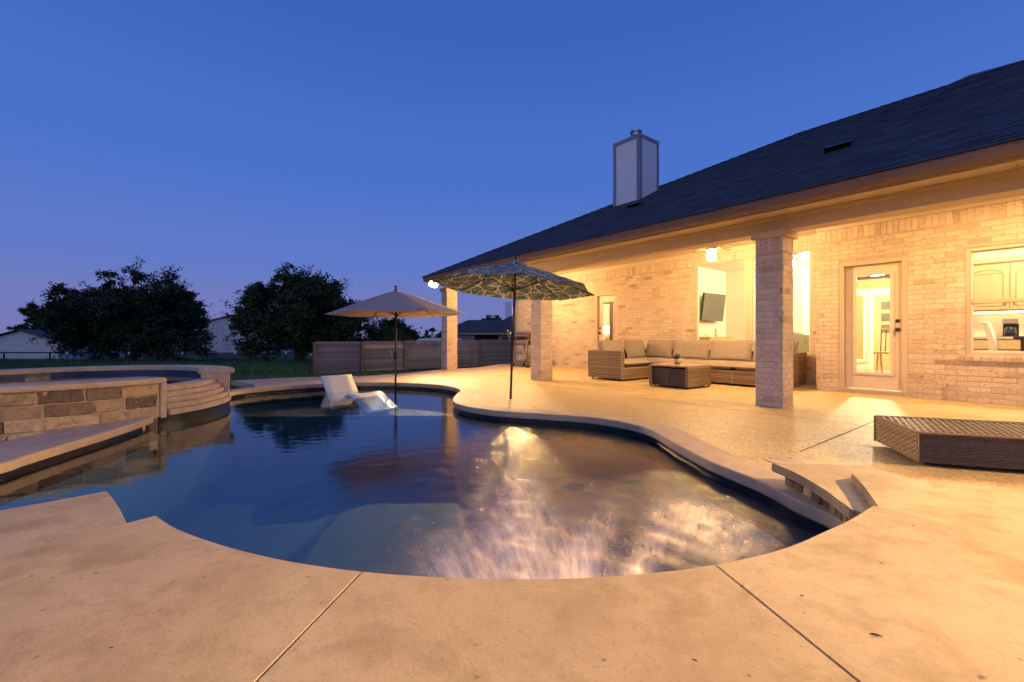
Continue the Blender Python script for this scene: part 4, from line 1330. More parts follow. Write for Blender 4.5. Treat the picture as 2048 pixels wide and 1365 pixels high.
# recessed porch light near the glazed door
cl = thing('recessed_light', 'recessed porch ceiling light near the glazed door', 'light', HT(.60, 8.0, 2.955))
m = MB(); m.lathe([(.075, -.006), (.105, -.006), (.105, -.001), (.075, -.001)], 24, ring=True); m.build('trim_ring', WHITEF, cl, HT(.60, 8.0, 2.955))
m = MB(); m.lathe([(.0, -.0045), (.073, -.0045), (.073, -.002), (0, -.002)], 24); m.build('lens', CANL, cl, HT(.60, 8.0, 2.955))

# flood lights under the eave corners
def flood(u, d, z, label, mat_, aims, sc_=1.0):
    t = thing('flood_light', label, 'flood light', HT(u, d, z), 'flood lights under the eave')
    Mb = HT(u, d, z)
    m = MB(); m.lathe([(.0, .0), (.055, .0), (.055, .025), (0, .026)], 16); m.build('base_plate', WHITEF, t, Mb)
    for (ax, ay, az) in aims:
        dirv = Vector((ax, ay, az)).normalized()
        q = dirv.to_track_quat('Z', 'Y').to_matrix().to_4x4()
        Mh = Matrix.Translation(Mb.translation + Vector((dirv.x * .07 * sc_, dirv.y * .07 * sc_, -.055 * sc_))) @ q @ Matrix.Scale(sc_, 4)
        m = MB(); m.lathe([(.0, -.08), (.035, -.08), (.045, -.04), (.066, .015), (.072, .085), (.068, .085), (.062, .015), (.04, -.02), (0, -.02)], 18)
        h = m.build('lamp_head', WHITEF, t, Mh, smooth=True)
        m = MB(); m.lathe([(.0, .022), (.03, .019), (.047, .012), (.056, .0), (0, -.006)], 16); m.build('lens', mat_, h, Mh, smooth=True)
flood(11.56, 6.13, 2.555, 'blazing flood light at the far corner of the eave', FLOODF, [(.12, -.95, -.20), (.62, -.62, -.45)], 1.3)
flood(-2.9, 6.25, 2.555, 'flood light under the near eave shining on the deck', FLOODN, [(-.95, -.10, -.22), (-.90, -.32, -.26)])

# ------------------------------------------------------------------ spa
SC = (-6.0, 6.0)
spa = thing('stone_spa', 'round raised stone spa with stepped spillway beside the pool', 'spa', T(*SC, 0))
g0, g1 = math.radians(-19), math.radians(27)
wall = MB(); wall.sector(SC, 1.52, 1.838, g1, g0 + 2 * PI, -.4, .398, 60)
sw = wall.build('spa_wall', MORTAR, spa)
zz = [-.30, -.16, -.018, .115, .255, .397]
for k in range(len(zz) - 1):
    a = g0 - .022
    while a > math.radians(-150):
        ln = R.choice([.22, .30, .38, .5, .62, .75]) * R.uniform(.9, 1.1) / 1.85
        b = a - ln
        m = MB()
        pr = R.uniform(0, .016)
        m.sector(SC, 1.72, 1.846 + pr, b + .003, a - .003, zz[k] + .004, zz[k + 1] - .004, max(2, int(ln * 1.85 / .06)))
        so_ = m.build('stone', STONE, sw, bevel=.010, seg=1)
        bm = bmesh.new(); bm.from_mesh(so_.data)
        bmesh.ops.subdivide_edges(bm, edges=[e for e in bm.edges if e.calc_length() > .05], cuts=2, use_grid_fill=True)
        sd_ = R.uniform(0, 50)
        for v_ in bm.verts:
            rr = math.hypot(v_.co.x - SC[0], v_.co.y - SC[1])
            if rr > 1.825:
                e = .020 * noise.noise(v_.co * 9 + Vector((sd_, 0, 0))) + .010 * noise.noise(v_.co * 26 + Vector((0, sd_, 0)))
                v_.co.x += (v_.co.x - SC[0]) / rr * e; v_.co.y += (v_.co.y - SC[1]) / rr * e; v_.co.z += e * .25
        bm.to_mesh(so_.data); bm.free()
        a = b
m = MB(); m.sector(SC, 1.46, 1.92, g1 - .02, math.radians(180), .40, .462, 40); m.build('spa_cap', COPING, spa, bevel=.012, seg=2)
m = MB(); m.sector(SC, 1.46, 1.92, math.radians(181), g0 + 2 * PI + .012, .40, .462, 40); m.build('spa_cap', COPING, spa, bevel=.012, seg=2)
for a, w_ in ((g0 + .01, .07), (g1 - .02, .05)):
    m = MB(); m.sector(SC, 1.50, 1.865, a - w_ / 3.6, a + w_ / 3.6, -.03, .399, 4); m.build('end_post', SPALED, spa, bevel=.006)
steps = [(.335, 1.70), (.265, 1.755), (.20, 1.80), (.13, 1.845), (.062, 1.89)]
for i, (z1, r1) in enumerate(steps):
    z0 = steps[i + 1][0] if i + 1 < len(steps) else -.01
    m = MB(); m.sector(SC, 1.45, r1, g0 + .035, g1 - .035, z0 + .003, z1, 24); m.build('spill_step', SPALED, spa, bevel=.012, seg=2)
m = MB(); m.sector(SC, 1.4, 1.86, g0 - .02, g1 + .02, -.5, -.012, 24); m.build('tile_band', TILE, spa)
m = MB(); m.sector(SC, 1.475, 1.515, 0, 2 * PI, .06, .333, 60); m.build('inner_tile', SPATILE, spa)
m = MB(); m.sector(SC, 1.475, 1.515, g1, g0 + 2 * PI, .3335, .399, 60); m.build('inner_tile', SPATILE, spa)
m = MB(); m.lathe([(0, .08), (1.48, .08), (1.48, .10), (0, .10)], 40, (*SC, 0)); m.build('spa_floor', SPATILE, spa)
m = MB(); m.sector(SC, .0, 1.474, 0, 2 * PI, .325, .345, 60); m.build('spa_water', SPAWATER, spa)

# ------------------------------------------------------------------ umbrellas
def umbrella(name, label, base, top, rim_r, rim_z, apex_z, nrib, matf, tilt=(0, 0), rot=0.0, vent=False, sag=.02, rise=0.0, metal=BRONZE, crank=1.0, val=0.0):
    Mb = T(base[0], base[1], base[2])
    u = thing(name, label, 'umbrella', Mb)
    lean = ((top[0] - base[0]), (top[1] - base[1]))
    H = apex_z - base[2]
    m = MB(); m.tube([(0, 0, 0), (lean[0], lean[1], H - .05)], .019, 12); m.build('pole', metal, u, Mb, smooth=True)
    Mc = Matrix.Translation((base[0] + lean[0], base[1] + lean[1], apex_z)) @ Matrix.Rotation(tilt[0], 4, 'Y') @ Matrix.Rotation(tilt[1], 4, 'X') @ Matrix.Rotation(rot, 4, 'Z')
    dz = rim_z - apex_z
    m = MB()
    NR, NS = 8, 6
    r0 = .14 if vent else .02
    vs, fs = [], []
    tot = nrib * NS
    for i in range(NR + 1):
        t = i / NR
        for k in range(tot):
            a = 2 * PI * k / tot
            seg = (k % NS) / NS
            half = PI / nrib
            poly = math.cos(half) / math.cos(2 * half * (seg - .5))
            rr = (r0 + (rim_r - r0) * t)
            mid = 1 - abs(2 * seg - 1)
            rr2 = rr * (poly if True else 1) * (1 - .03 * mid * t)
            zz_ = dz * ((rr / rim_r) ** 1.08) - sag * mid * t * 1.2
            vs.append((rr2 * math.cos(a), rr2 * math.sin(a), zz_))
    for i in range(NR):
        for k in range(tot):
            k2 = (k + 1) % tot
            fs.append((i * tot + k, i * tot + k2, (i + 1) * tot + k2, (i + 1) * tot + k))
    m.add(vs, fs)
    c = m.build('canopy', matf, u, Mc, smooth=True, fixn=False)
    c.modifiers.new('t', 'SOLIDIFY').thickness = .003
    if vent:
        m = MB()
        vv, ff = [], []
        for i, (rr, z_) in enumerate(((.01, .035), (.10, .01), (.22, -.045))):
            for k in range(tot):
                a = 2 * PI * k / tot; seg = (k % NS) / NS; half = PI / nrib
                poly = math.cos(half) / math.cos(2 * half * (seg - .5))
                vv.append((rr * poly * math.cos(a), rr * poly * math.sin(a), z_ - .01 * (1 - abs(2 * seg - 1)) * (i == 2)))
        for i in range(2):
            for k in range(tot):
                k2 = (k + 1) % tot; ff.append((i * tot + k, i * tot + k2, (i + 1) * tot + k2, (i + 1) * tot + k))
        m.add(vv, ff); vt = m.build('vent', matf, c, Mc, smooth=True, fixn=False); vt.modifiers.new('t', 'SOLIDIFY').thickness = .003
    for k in range(nrib):
        a = 2 * PI * k / nrib
        e = Vector((rim_r * math.cos(a), rim_r * math.sin(a), dz))
        m = MB(); m.tube([(0.03 * math.cos(a), .03 * math.sin(a), -.03), e * .5 + Vector((0, 0, -.016 + .04 * -dz)), e * .985 + Vector((0, 0, -.012))], .008, 6)
        rb = m.build('rib', metal, u, Mc)
        m = MB(); m.tube([(.03 * math.cos(a), .03 * math.sin(a), dz - .02), e * .46 + Vector((0, 0, -.02 + .03 * -dz))], .006, 6); m.build('strut', metal, rb, Mc)
    m = MB(); m.lathe([(.0, dz - .06), (.034, dz - .06), (.038, dz - .02), (.034, dz + .01), (0, dz + .012)], 14); m.build('runner', metal, u, Mc)
    m = MB(); m.lathe([(.0, -.02), (.03, -.01), (.035, .02), (.016, .04), (.030, .065), (.028, .085), (.0, .1)], 14); m.build('finial', metal if not vent else BLACK, u, Mc, smooth=True)
    f = (crank - base[2]) / H
    cx_, cy_ = lean[0] * f, lean[1] * f
    m = MB(); m.lathe([(.0, -.07), (.03, -.065), (.044, -.02), (.044, .03), (.03, .07), (0, .075)], 14, (cx_, cy_, crank - base[2]))
    cb = m.build('crank_case', BLACK, u, Mb, smooth=True)
    m = MB(); m.tube([(cx_ - .03, cy_ - .02, crank - base[2]), (cx_ - .07, cy_ - .05, crank - base[2] + .01), (cx_ - .07, cy_ - .05, crank - base[2] + .10), (cx_ - .10, cy_ - .07, crank - base[2] + .105)], .008, 6); m.build('crank_handle', NICKEL, cb, Mb)
    return u
wx, wy = P(791, 783, WL)
umbrella('canvas_umbrella', 'plain beige canvas umbrella standing in the pool shelf', (wx, wy, -.42), (wx + .01, wy), 1.36, 1.40, 1.87, 6, CANVAS, (-.01, 0), .12, False, .015, crank=.58)
px_, py_ = P(1021, 798)
pu = umbrella('patterned_umbrella', 'umbrella with leaf-print teal canopy standing on the pool deck', (px_, py_, 0), (px_ + .08, py_), 1.27, 1.70, 2.10, 8, PRINT, (.075, -.045), .06, True, .012, crank=.95)
m = MB(); m.lathe([(0, 0), (.028, 0), (.03, .008), (.022, .014), (0, .014)], 14); m.build('pole_collar', BRONZE, pu, T(px_, py_, .001))

# ------------------------------------------------------------------ in-pool lounger
a0 = Vector(P(660, 786, WL)); a1 = Vector(P(713, 781, WL))
wdir = (a1 - a0); lw = .62; wdir.normalize()
ldir = Vector((wdir.y, -wdir.x))
o0 = (a0 + a1) / 2
Ml = Matrix(((ldir.x, wdir.x, 0, o0.x), (ldir.y, wdir.y, 0, o0.y), (0, 0, 1, 0), (0, 0, 0, 1)))
lg = thing('pool_lounger', 'white moulded lounger half sunk in the pool shelf', 'lounger', Ml @ Matrix.Translation((0, 0, -.42)))
pr_ = catmull([(-.28, .20), (-.14, .03), (.0, -.135), (.10, -.20), (.30, -.215), (.50, -.17), (.68, -.085), (.80, -.062), (.92, -.085), (1.08, -.16), (1.30, -.25), (1.42, -.30)], 5, False)
m = MB()
for s_ in (-1, -.5, 0, .5, 1):
    for (l_, z_) in pr_: m.v.append((l_, s_ * lw / 2, z_ - .010 * (1 - s_ * s_)))
q = len(pr_)
for j in range(4):
    for i in range(q - 1): m.f.append((j * q + i, j * q + i + 1, (j + 1) * q + i + 1, (j + 1) * q + i))
shl = m.build('shell', WHITEPL, lg, Ml, smooth=True, fixn=False)
so = shl.modifiers.new('t', 'SOLIDIFY'); so.thickness = .05; so.offset = -1
for (l_, z_, h_) in ((.05, -.20, .2), (1.15, -.24, .16)):
    m = MB(); m.box(l_ - .06, l_ + .06, -lw / 2 + .04, lw / 2 - .04, -.419, z_ - .03); m.build('foot_block', WHITEPL, lg, Ml, bevel=.01)

# ------------------------------------------------------------------ wicker
def weave(m, M, w, h, pitch=.034, rib=.06, t=.0035, amp=.0055, flat=.74):
    """flat strands running along local x, over and under ribs; local plane z = 0, outward +z; size w x h (x, y)"""
    nrow = max(1, int(round(h / pitch))); p = h / nrow
    nr = max(2, int(round(w / rib))); rr = w / nr
    for j in range(nrow):
        y0, y1 = j * p + p * (1 - flat) / 2, (j + 1) * p - p * (1 - flat) / 2
        base = len(m.v)
        cnt = 0
        for i in range(nr * 2 + 1):
            x = i * rr / 2
            s = math.sin(PI * (i / 2 + j) + .0) if i % 2 else 0
            z = amp * (math.cos(PI * i / 2 + PI * j) if i % 2 == 0 else 0) + amp
            jz = z + R.uniform(-.0006, .0006)
            m.v.append(tuple(M @ Vector((x, y0, jz)))); m.v.append(tuple(M @ Vector((x, (y0 + y1) / 2, jz + t)))); m.v.append(tuple(M @ Vector((x, y1, jz))))
            cnt += 1
        for i in range(cnt - 1):
            a = base + i * 3
            m.f.append((a, a + 3, a + 4, a + 1)); m.f.append((a + 1, a + 4, a + 5, a + 2))

def woven_box(parent, M, x0, x1, y0, y1, z0, z1, name='panel', faces='fblrt', pitch=.034, rib=.06, wm=None, rim=True):
    """a box whose faces are woven; f = -y, b = +y, l = -x, r = +x, t = +z"""
    wm = wm or WEAVE
    i_ = .006
    m = MB(); m.box(x0 + i_, x1 - i_, y0 + i_, y1 - i_, z0 + .002, z1 - i_)
    b = m.build(name, WBACK, parent, M)
    m = MB()
    rx = lambda a, ax: Matrix.Rotation(a, 4, ax)
    if 'f' in faces: weave(m, Matrix.Translation((x0, y0 + i_, z0)) @ rx(PI / 2, 'X'), x1 - x0, z1 - z0, pitch, rib)
    if 'b' in faces: weave(m, Matrix.Translation((x1, y1 - i_, z0)) @ rx(PI, 'Z') @ rx(PI / 2, 'X'), x1 - x0, z1 - z0, pitch, rib)
    if 'r' in faces: weave(m, Matrix.Translation((x1 - i_, y0, z0)) @ rx(PI / 2, 'Z') @ rx(PI / 2, 'X'), y1 - y0, z1 - z0, pitch, rib)
    if 'l' in faces: weave(m, Matrix.Translation((x0 + i_, y1, z0)) @ rx(-PI / 2, 'Z') @ rx(PI / 2, 'X'), y1 - y0, z1 - z0, pitch, rib)
    if 't' in faces: weave(m, Matrix.Translation((x0, y0, z1 - i_)), x1 - x0, y1 - y0, pitch, rib)
    if m.v: struct(m.build('weave', wm, b, M, smooth=True, fixn=False), 'stuff')
    if rim:
        m = MB()
        for (xa, ya) in ((x0, y0), (x1, y0), (x0, y1), (x1, y1)):
            m.tube([(xa, ya, z0), (xa, ya, z1)], .008, 6)
        for (pa, pb) in (((x0, y0, z1), (x1, y0, z1)), ((x1, y0, z1), (x1, y1, z1)), ((x1, y1, z1), (x0, y1, z1)), ((x0, y1, z1), (x0, y0, z1))):
            m.tube([pa, pb], .008, 6)
        m.build('corner_wrap', wm, b, M)
    return b

def feet(parent, M, x0, x1, y0, y1, h=.045):
    for a in (x0 + .07, x1 - .07):
        for b in (y0 + .07, y1 - .07):
            m = MB(); m.lathe([(0, 0), (.018, 0), (.02, .008), (.016, h), (0, h)], 10, (a, b, 0)); m.build('foot', BLACK, parent, M)

# sofa modules (local x = -u, y = d)
def module(label, u0, u1, d0, d1, backs, seat, cushions):
    M = HT((u0 + u1) / 2, (d0 + d1) / 2)
    w, dp = (u1 - u0) / 2, (d1 - d0) / 2
    s = thing('wicker_sofa_module', label, 'sofa', M, 'wicker sectional sofa modules')
    feet(s, M, -w, w, -dp, dp)
    woven_box(s, M, -w + .004, w - .004, -dp + .004, dp - .004, .04, .285, 'base', 'flr')
    for (x0, x1, y0, y1, fc, nm) in backs: woven_box(s, M, x0, x1, y0, y1, .286, .65, nm, fc)
    x0, x1, y0, y1 = seat
    cushion(x1 - x0, y1 - y0, .17, 12, .3, u0).build('seat_cushion', CUSH, s, M @ Matrix.Translation(((x0 + x1) / 2, (y0 + y1) / 2, .372)), smooth=True)
    for k, (cx, cy, rz, wid) in enumerate(cushions):
        cushion(wid, .46, .17, 12, .55, k + u1).build('back_cushion', CUSH, s, M @ Matrix.Translation((cx, cy, .655)) @ Matrix.Rotation(rz, 4, 'Z') @ Matrix.Rotation(1.30, 4, 'X'), smooth=True)
    return s
w, dp = .475, .53
# end of the left leg: arm panel facing the pool, back along its far side
module('end module of the wicker sofa with a tall woven side panel', 6.05, 7.0, 7.73, 8.79,
       [(-w, w, -dp, -dp + .075, 'fbrlt', 'arm_panel'), (-w, -w + .075, -dp + .077, dp, 'rlt', 'back_panel')],
       (-w + .09, w - .01, -dp + .09, dp - .01), [(-w + .19, .06, PI / 2, .86)])
module('corner module of the wicker sofa with two back cushions', 6.05, 7.0, 8.80, 9.86,
       [(-w, -w + .075, -dp, dp, 'rlt', 'back_panel'), (-w + .077, w, dp - .075, dp, 'fbt', 'back_panel')],
       (-w + .09, w - .01, -dp + .01, dp - .09), [(-w + .19, -.12, PI / 2, .72), (.10, dp - .19, 0, .72)])
w = .46; dp = .545
for (ua, ub, lab, arm) in ((5.13, 6.045, 'armless wicker sofa module behind the potted plant', False), (4.205, 5.125, 'armless wicker sofa module behind the coffee table corner', False),
                           (3.28, 4.20, 'right end wicker sofa module half hidden by the near column', True)):
    bk = [(-w, w if not arm else w - .077, dp - .075, dp, 'fbt', 'back_panel')]
    if arm: bk.append((w - .075, w, -dp, dp, 'frlbt', 'arm_panel'))
    module(lab, ua, ub, 8.77, 9.86, bk, (-w + .01, w - (.09 if arm else .01), -dp - .015, dp - .09), [(-.0 if not arm else -.04, dp - .19, 0, .90 if not arm else .82)])

# coffee table with two stools tucked in
Mt = HT((4.37 + 5.19) / 2, (7.48 + 8.28) / 2)
ct_ = thing('wicker_coffee_table', 'square woven coffee table in front of the sofa', 'table', Mt)
w, dp = .41, .40
m = MB()
for k in range(9):
    a = -w - .008 + k * (2 * w + .016) / 9
    m = MB(); m.box(a + .002, a + (2 * w + .016) / 9 - .002, -dp - .008, dp + .008, .392, .425); m.build('top_slat', TABLETOP, ct_, Mt, bevel=.003)
woven_box(ct_, Mt, w - .05, w, -dp, dp, .03, .39, 'side_panel', 'frl')
woven_box(ct_, Mt, -w, -w + .05, -dp, dp, .03, .39, 'side_panel', 'frl')
woven_box(ct_, Mt, -w + .052, w - .052, dp - .05, dp, .03, .39, 'back_panel', 'b')
for a in (-w + .03, w - .03):
    for b in (-dp + .03, dp - .03):
        m = MB(); m.lathe([(0, 0), (.016, 0), (.016, .031), (0, .031)], 10, (a, b, 0)); m.build('foot', BLACK, ct_, Mt)
for (x0, x1, lab) in ((-w + .062, -.012, 'left dark woven stool tucked under the coffee table'), (.012, w - .062, 'right dark woven stool tucked under the coffee table')):
    Ms = Mt @ Matrix.Translation(((x0 + x1) / 2, 0, 0))
    s = thing('storage_stool', lab, 'stool', Ms, 'stools under the coffee table')
    hw = (x1 - x0) / 2
    woven_box(s, Ms, -hw, hw, -dp + .02, dp - .08, .035, .355, 'body', 'flr', .014, .03, WEAVED)
    for a in (-hw + .03, hw - .03):
        for b in (-dp + .05, dp - .11):
            m = MB(); m.lathe([(0, 0), (.012, 0), (.012, .036), (0, .036)], 8, (a, b, 0)); m.build('foot', BLACK, s, Ms)

# potted plant on the table
pu_, pd_ = 4.80, 7.83
Mp = HT(pu_, pd_, .4255)
pp = thing('potted_plant', 'small leafy succulent in a pale round pot on the coffee table', 'plant', Mp)
m = MB(); m.lathe([(.0, 0), (.052, .0), (.072, .05), (.078, .105), (.066, .108), (.064, .09), (0, .088)], 20); m.build('pot', POT, pp, Mp, smooth=True)
m = MB(); m.lathe([(0, .089), (.063, .089), (.05, .097), (0, .10)], 14); m.build('soil', SOIL, pp, Mp)
for k in range(34):
    a = R.uniform(0, 2 * PI); el = R.uniform(.15, 1.35); ln = R.uniform(.08, .16)
    Ml2 = Mp @ Matrix.Translation((0, 0, .10)) @ Matrix.Rotation(a, 4, 'Z') @ Matrix.Rotation(-el, 4, 'Y')
    m = MB(); b = .016
    m.add([(0, -.006, 0), (0, .006, 0), (ln * .55, -b, -.004), (ln * .55, b, -.004), (ln * .5, 0, .012), (ln, 0, -.012)], [(0, 2, 4), (0, 4, 1), (1, 4, 3), (2, 5, 4), (4, 5, 3), (0, 1, 3, 5, 2)])
    m.build('leaf', LEAFPLANT, pp, Ml2)

# wicker chaise in the right foreground
c0 = Vector(P(1835, 925, .03)); c1 = Vector(P(1750, 882, .03))
wd = (c1 - c0); cw = wd.length; wd.normalize(); ld = Vector((wd.y, -wd.x))
Mc = Matrix(((ld.x, wd.x, 0, c0.x), (ld.y, wd.y, 0, c0.y), (0, 0, 1, 0), (0, 0, 0, 1)))
ch = thing('wicker_chaise', 'low flat woven chaise lounge at the right edge of the deck', 'lounge', Mc)
LCH = 1.95
m = MB(); m.box(.02, LCH - .02, .02, cw - .02, .035, .235); m.build('core', WBACK, ch, Mc)
m = MB()
weave(m, Matrix.Translation((0, 0, .245)) @ Matrix.Rotation(PI / 2, 4, 'Z') @ Matrix.Scale(-1, 4, (0, 1, 0)), cw, LCH, .021, .072, .003, .006, .62)
struct(m.build('top_weave', WEAVE, ch, Mc, smooth=True, fixn=False), 'stuff')
m = MB()
weave(m, Matrix.Translation((.008, cw, .03)) @ Matrix.Rotation(-PI / 2, 4, 'Z') @ Matrix.Rotation(PI / 2, 4, 'X'), cw, .225, .0195, .040, .003, .005, .72)
struct(m.build('end_weave', WEAVE, ch, Mc, smooth=True, fixn=False), 'stuff')
m = MB()
weave(m, Matrix.Translation((0, .008, .03)) @ Matrix.Rotation(PI / 2, 4, 'X'), LCH, .225, .0115, .05, .003, .004, .9)
weave(m, Matrix.Translation((LCH, cw - .008, .03)) @ Matrix.Rotation(PI, 4, 'Z') @ Matrix.Rotation(PI / 2, 4, 'X'), LCH, .225, .0115, .05, .003, .004, .9)
struct(m.build('side_weave', WEAVED, ch, Mc, smooth=True, fixn=False), 'stuff')  # long sides in darker strands: the unlit side's shade is put into the colour
m = MB()
for pa, pb in (((0, 0, .25), (LCH, 0, .25)), ((0, 0, .25), (0, cw, .25)), ((0, cw, .25), (LCH, cw, .25)), ((0, 0, .03), (0, 0, .25)), ((0, cw, .03), (0, cw, .25))):
    m.tube([pa, pb], .009, 6)
m.build('edge_wrap', WEAVE, ch, Mc)
for a in (.10, LCH - .1):
    for b in (.09, cw - .09):
        m = MB(); m.lathe([(0, 0), (.03, 0), (.03, .036), (0, .036)], 10, (a, b, 0)); m.build('foot', BLACK, ch, Mc)

# ------------------------------------------------------------------ gas grill
Mg = HT(11.05, 9.25)
gr = thing('gas_grill', 'gas grill on casters against the far end of the house wall', 'grill', Mg)
m = MB()
pf_ = [(-.24, .88), (-.27, .96), (-.20, 1.08), (-.02, 1.14), (.16, 1.10), (.25, 1.0), (.26, .88)]
for x_ in (-.36, .36):
    for (a, b) in pf_: m.v.append((x_, a, b))
q = len(pf_); m.f += [tuple(range(q)), tuple(reversed(range(q, 2 * q)))] + [(i, (i + 1) % q, q + (i + 1) % q, q + i) for i in range(q)]
m.build('hood', GRILLB, gr, Mg, bevel=.01)
m = MB(); m.box(-.36, .36, -.26, .26, .70, .878); m.build('firebox', GRILLB, gr, Mg, bevel=.01)
m = MB(); m.box(-.40, .40, -.30, -.262, .72, .86); m.build('control_panel', GRILLS, gr, Mg, bevel=.008)
for k in range(4):
    Mk = Mg @ Matrix.Translation((-.27 + k * .18, -.30, .79)) @ Matrix.Rotation(PI / 2, 4, 'X')
    m = MB(); m.lathe([(0, 0), (.034, 0), (.03, .03), (.0, .032)], 14); m.build('knob', GRILLS, gr, Mk)
m = MB(); m.tube([(-.3, -.30, 1.0), (.3, -.30, 1.0)], .014, 8); m.tube([(-.28, -.30, 1.0), (-.28, -.25, .99)], .01, 6); m.tube([(.28, -.30, 1.0), (.28, -.25, .99)], .01, 6); m.build('hood_handle', GRILLS, gr, Mg)
for sx in (-1, 1):
    m = MB(); m.box(sx * .37, sx * .66, -.24, .22, .84, .875); m.build('side_shelf', GRILLS, gr, Mg, bevel=.008)
for sx in (-.36, .36):
    for sy in (-.22, .22):
        m = MB(); m.box(sx - .025, sx + .025, sy - .025, sy + .025, .10, .70); m.build('leg', GRILLS, gr, Mg)
        Mk = Mg @ Matrix.Translation((sx, sy - .022, .05)) @ Matrix.Rotation(PI / 2, 4, 'X')
        m = MB(); m.lathe([(0, -.02), (.035, -.02), (.05, -.012), (.05, .012), (.035, .02), (0, .02)], 14); m.build('caster', RUBBER, gr, Mk)
m = MB(); m.box(-.38, .38, -.24, .24, .12, .15); m.build('bottom_shelf', GRILLS, gr, Mg)
m = MB(); m.box(-.36, .36, -.23, -.20, .42, .46); m.build('cross_bar', GRILLS, gr, Mg)
tk = thing('propane_tank', 'pale propane tank on the shelf of the gas grill', 'tank', Mg @ Matrix.Translation((-.18, -.04, .152)))
Mk = Mg @ Matrix.Translation((-.18, -.04, .152))
m = MB(); m.lathe([(.10, 0), (.10, .025), (.14, .05), (.152, .10), (.152, .24), (.13, .30), (.06, .335), (0, .34)], 20); m.build('cylinder', TANK, tk, Mk, smooth=True)
m = MB(); m.lathe([(.085, .31), (.095, .32), (.095, .42), (.085, .42)], 16, ring=True); m.build('collar', TANK, tk, Mk)

# ------------------------------------------------------------------ plank fence
FA, FB = Vector((-7.1, 16.0)), Vector((1.4, 21.2))
fdv = (FB - FA); FL = fdv.length; fdv.normalize(); fa = math.atan2(fdv.y, fdv.x)
fence = thing('plank_fence', 'low weathered horizontal plank fence beyond the pool', 'fence', T(FA.x, FA.y, -.38, fa))
NP = 6
for p_ in range(NP + 1):
    s = FL * p_ / NP
    zb = -.40 + .08 * p_ / NP
    Mp_ = T(FA.x + fdv.x * s, FA.y + fdv.y * s, zb, fa)
    m = MB(); m.box(-.05, .05, -.075, .02, 0, 1.18); m.build('post', FPOST, fence, Mp_)
NB = 13
PL = FL / NP
mb_ = MB(); mb_.box(-PL / 2 + .02, PL / 2 - .02, -.011, .011, -.041, .041); bme = mb_.mesh('board', FENCEW)
mn_ = MB(); mn_.box(-PL / 2 + .02, PL / 2 - .02, -.011, .011, -.043, .043); bmn = mn_.mesh('board_new', FENCEN)
for p_ in range(NP):
    s = FL * (p_ + .5) / NP
    for k in range(NB):
        zb = -.36 + .08 * p_ / NP + .045 + k * .0885
        M_ = T(FA.x + fdv.x * s, FA.y + fdv.y * s, zb, fa) @ Matrix.Translation((0, .03 + R.uniform(-.004, .004), 0)) @ Matrix.Rotation(R.gauss(0, .0035), 4, 'Y')
        new = (p_ == 1 and k == NB - 3)
        b_ = link('board', bmn if new else bme, fence, M_)
        if new: b_['label'] = 'new orange cedar board'

# wire field fence
wf_ = thing('wire_fence', 'thin wire field fence with white-tipped steel posts in the grass', 'fence', T(-14, 18, -.5))
posts = [(-40, 19.5), (134, 18), (258, 18), (365, 18), (470, 18.2), (572, 18.4), (622, 16.3)]
tops = []
for (px, Y) in posts:
    X = (px - CX) / FPX * Y; z0 = gz(X, Y)
    m = MB(); m.box(X - .014, X + .014, Y - .014, Y + .014, z0, .27); ps = m.build('steel_post', BLACK, wf_)
    m = MB(); m.box(X - .02, X + .02, Y - .02, Y + .02, .271, .36); m.build('white_tip', WHITEF, ps)
    tops.append((X, Y, z0))
m = MB()
for (a, b) in zip(tops, tops[1:]):
    for k in range(6):
        f = .08 + k * .14
        m.tube([(a[0], a[1] - .02, a[2] + f), ((a[0] + b[0]) / 2, (a[1] + b[1]) / 2 - .02, (a[2] + b[2]) / 2 + f - .008), (b[0], b[1] - .02, b[2] + f)], .003, 4, caps=False)
struct(m.build('wires', BLACK, wf_, fixn=False), 'stuff')
pf2 = thing('pipe_fence', 'black pipe rail fence in front of the pale shed', 'fence', T(-33, 31, -.8))
Y = 31
for px in (-60, 8, 100, 190):
    X = (px - CX) / FPX * Y
    m = MB(); m.tube([(X, Y, -.85), (X, Y, -.13)], .05, 8); m.build('post', BLACK, pf2)
m = MB(); m.tube([((-60 - CX) / FPX * Y, Y, -.12), ((190 - CX) / FPX * Y, Y, -.12)], .05, 8); m.build('rail', BLACK, pf2)

# ------------------------------------------------------------------ far buildings
def at(px, py, Y): return ((px - CX) / FPX * Y, Y, CAM_H + (HY - py) / FPX * Y)
# shed
Y = 38.0
xl, xr, xp = at(-36, 0, Y)[0], at(118, 0, Y)[0], at(41, 0, Y)[0]
ze, zp, zb = at(0, 683, Y)[2], at(0, 662, Y)[2], -1.0
shed = thing('pale_shed', 'pale lap-sided shed with a low gable at the far left', 'shed', T(xp, Y, -1))
k = 0; z = zb
while z < zp - .02:
    h_ = .15
    zt = min(z + h_, zp)
    def xa(zq): return (xl, xr) if zq <= ze else (xl + (xp - xl) * (zq - ze) / (zp - ze), xr + (xp - xr) * (zq - ze) / (zp - ze))
    (a0_, a1_), (b0_, b1_) = xa(z), xa(zt)
    m = MB(); m.add([(a0_, Y - .02, z), (a1_, Y - .02, z), (b1_, Y, zt), (b0_, Y, zt), (a0_, Y + .05, z), (a1_, Y + .05, z)], [(0, 1, 2, 3), (0, 4, 5, 1)])
    m.build('siding_board', SIDING, shed); z += h_
m = MB(); m.box(xl, xr, Y + .06, Y + 9, zb, ze); m.build('wall', SIDING, shed)
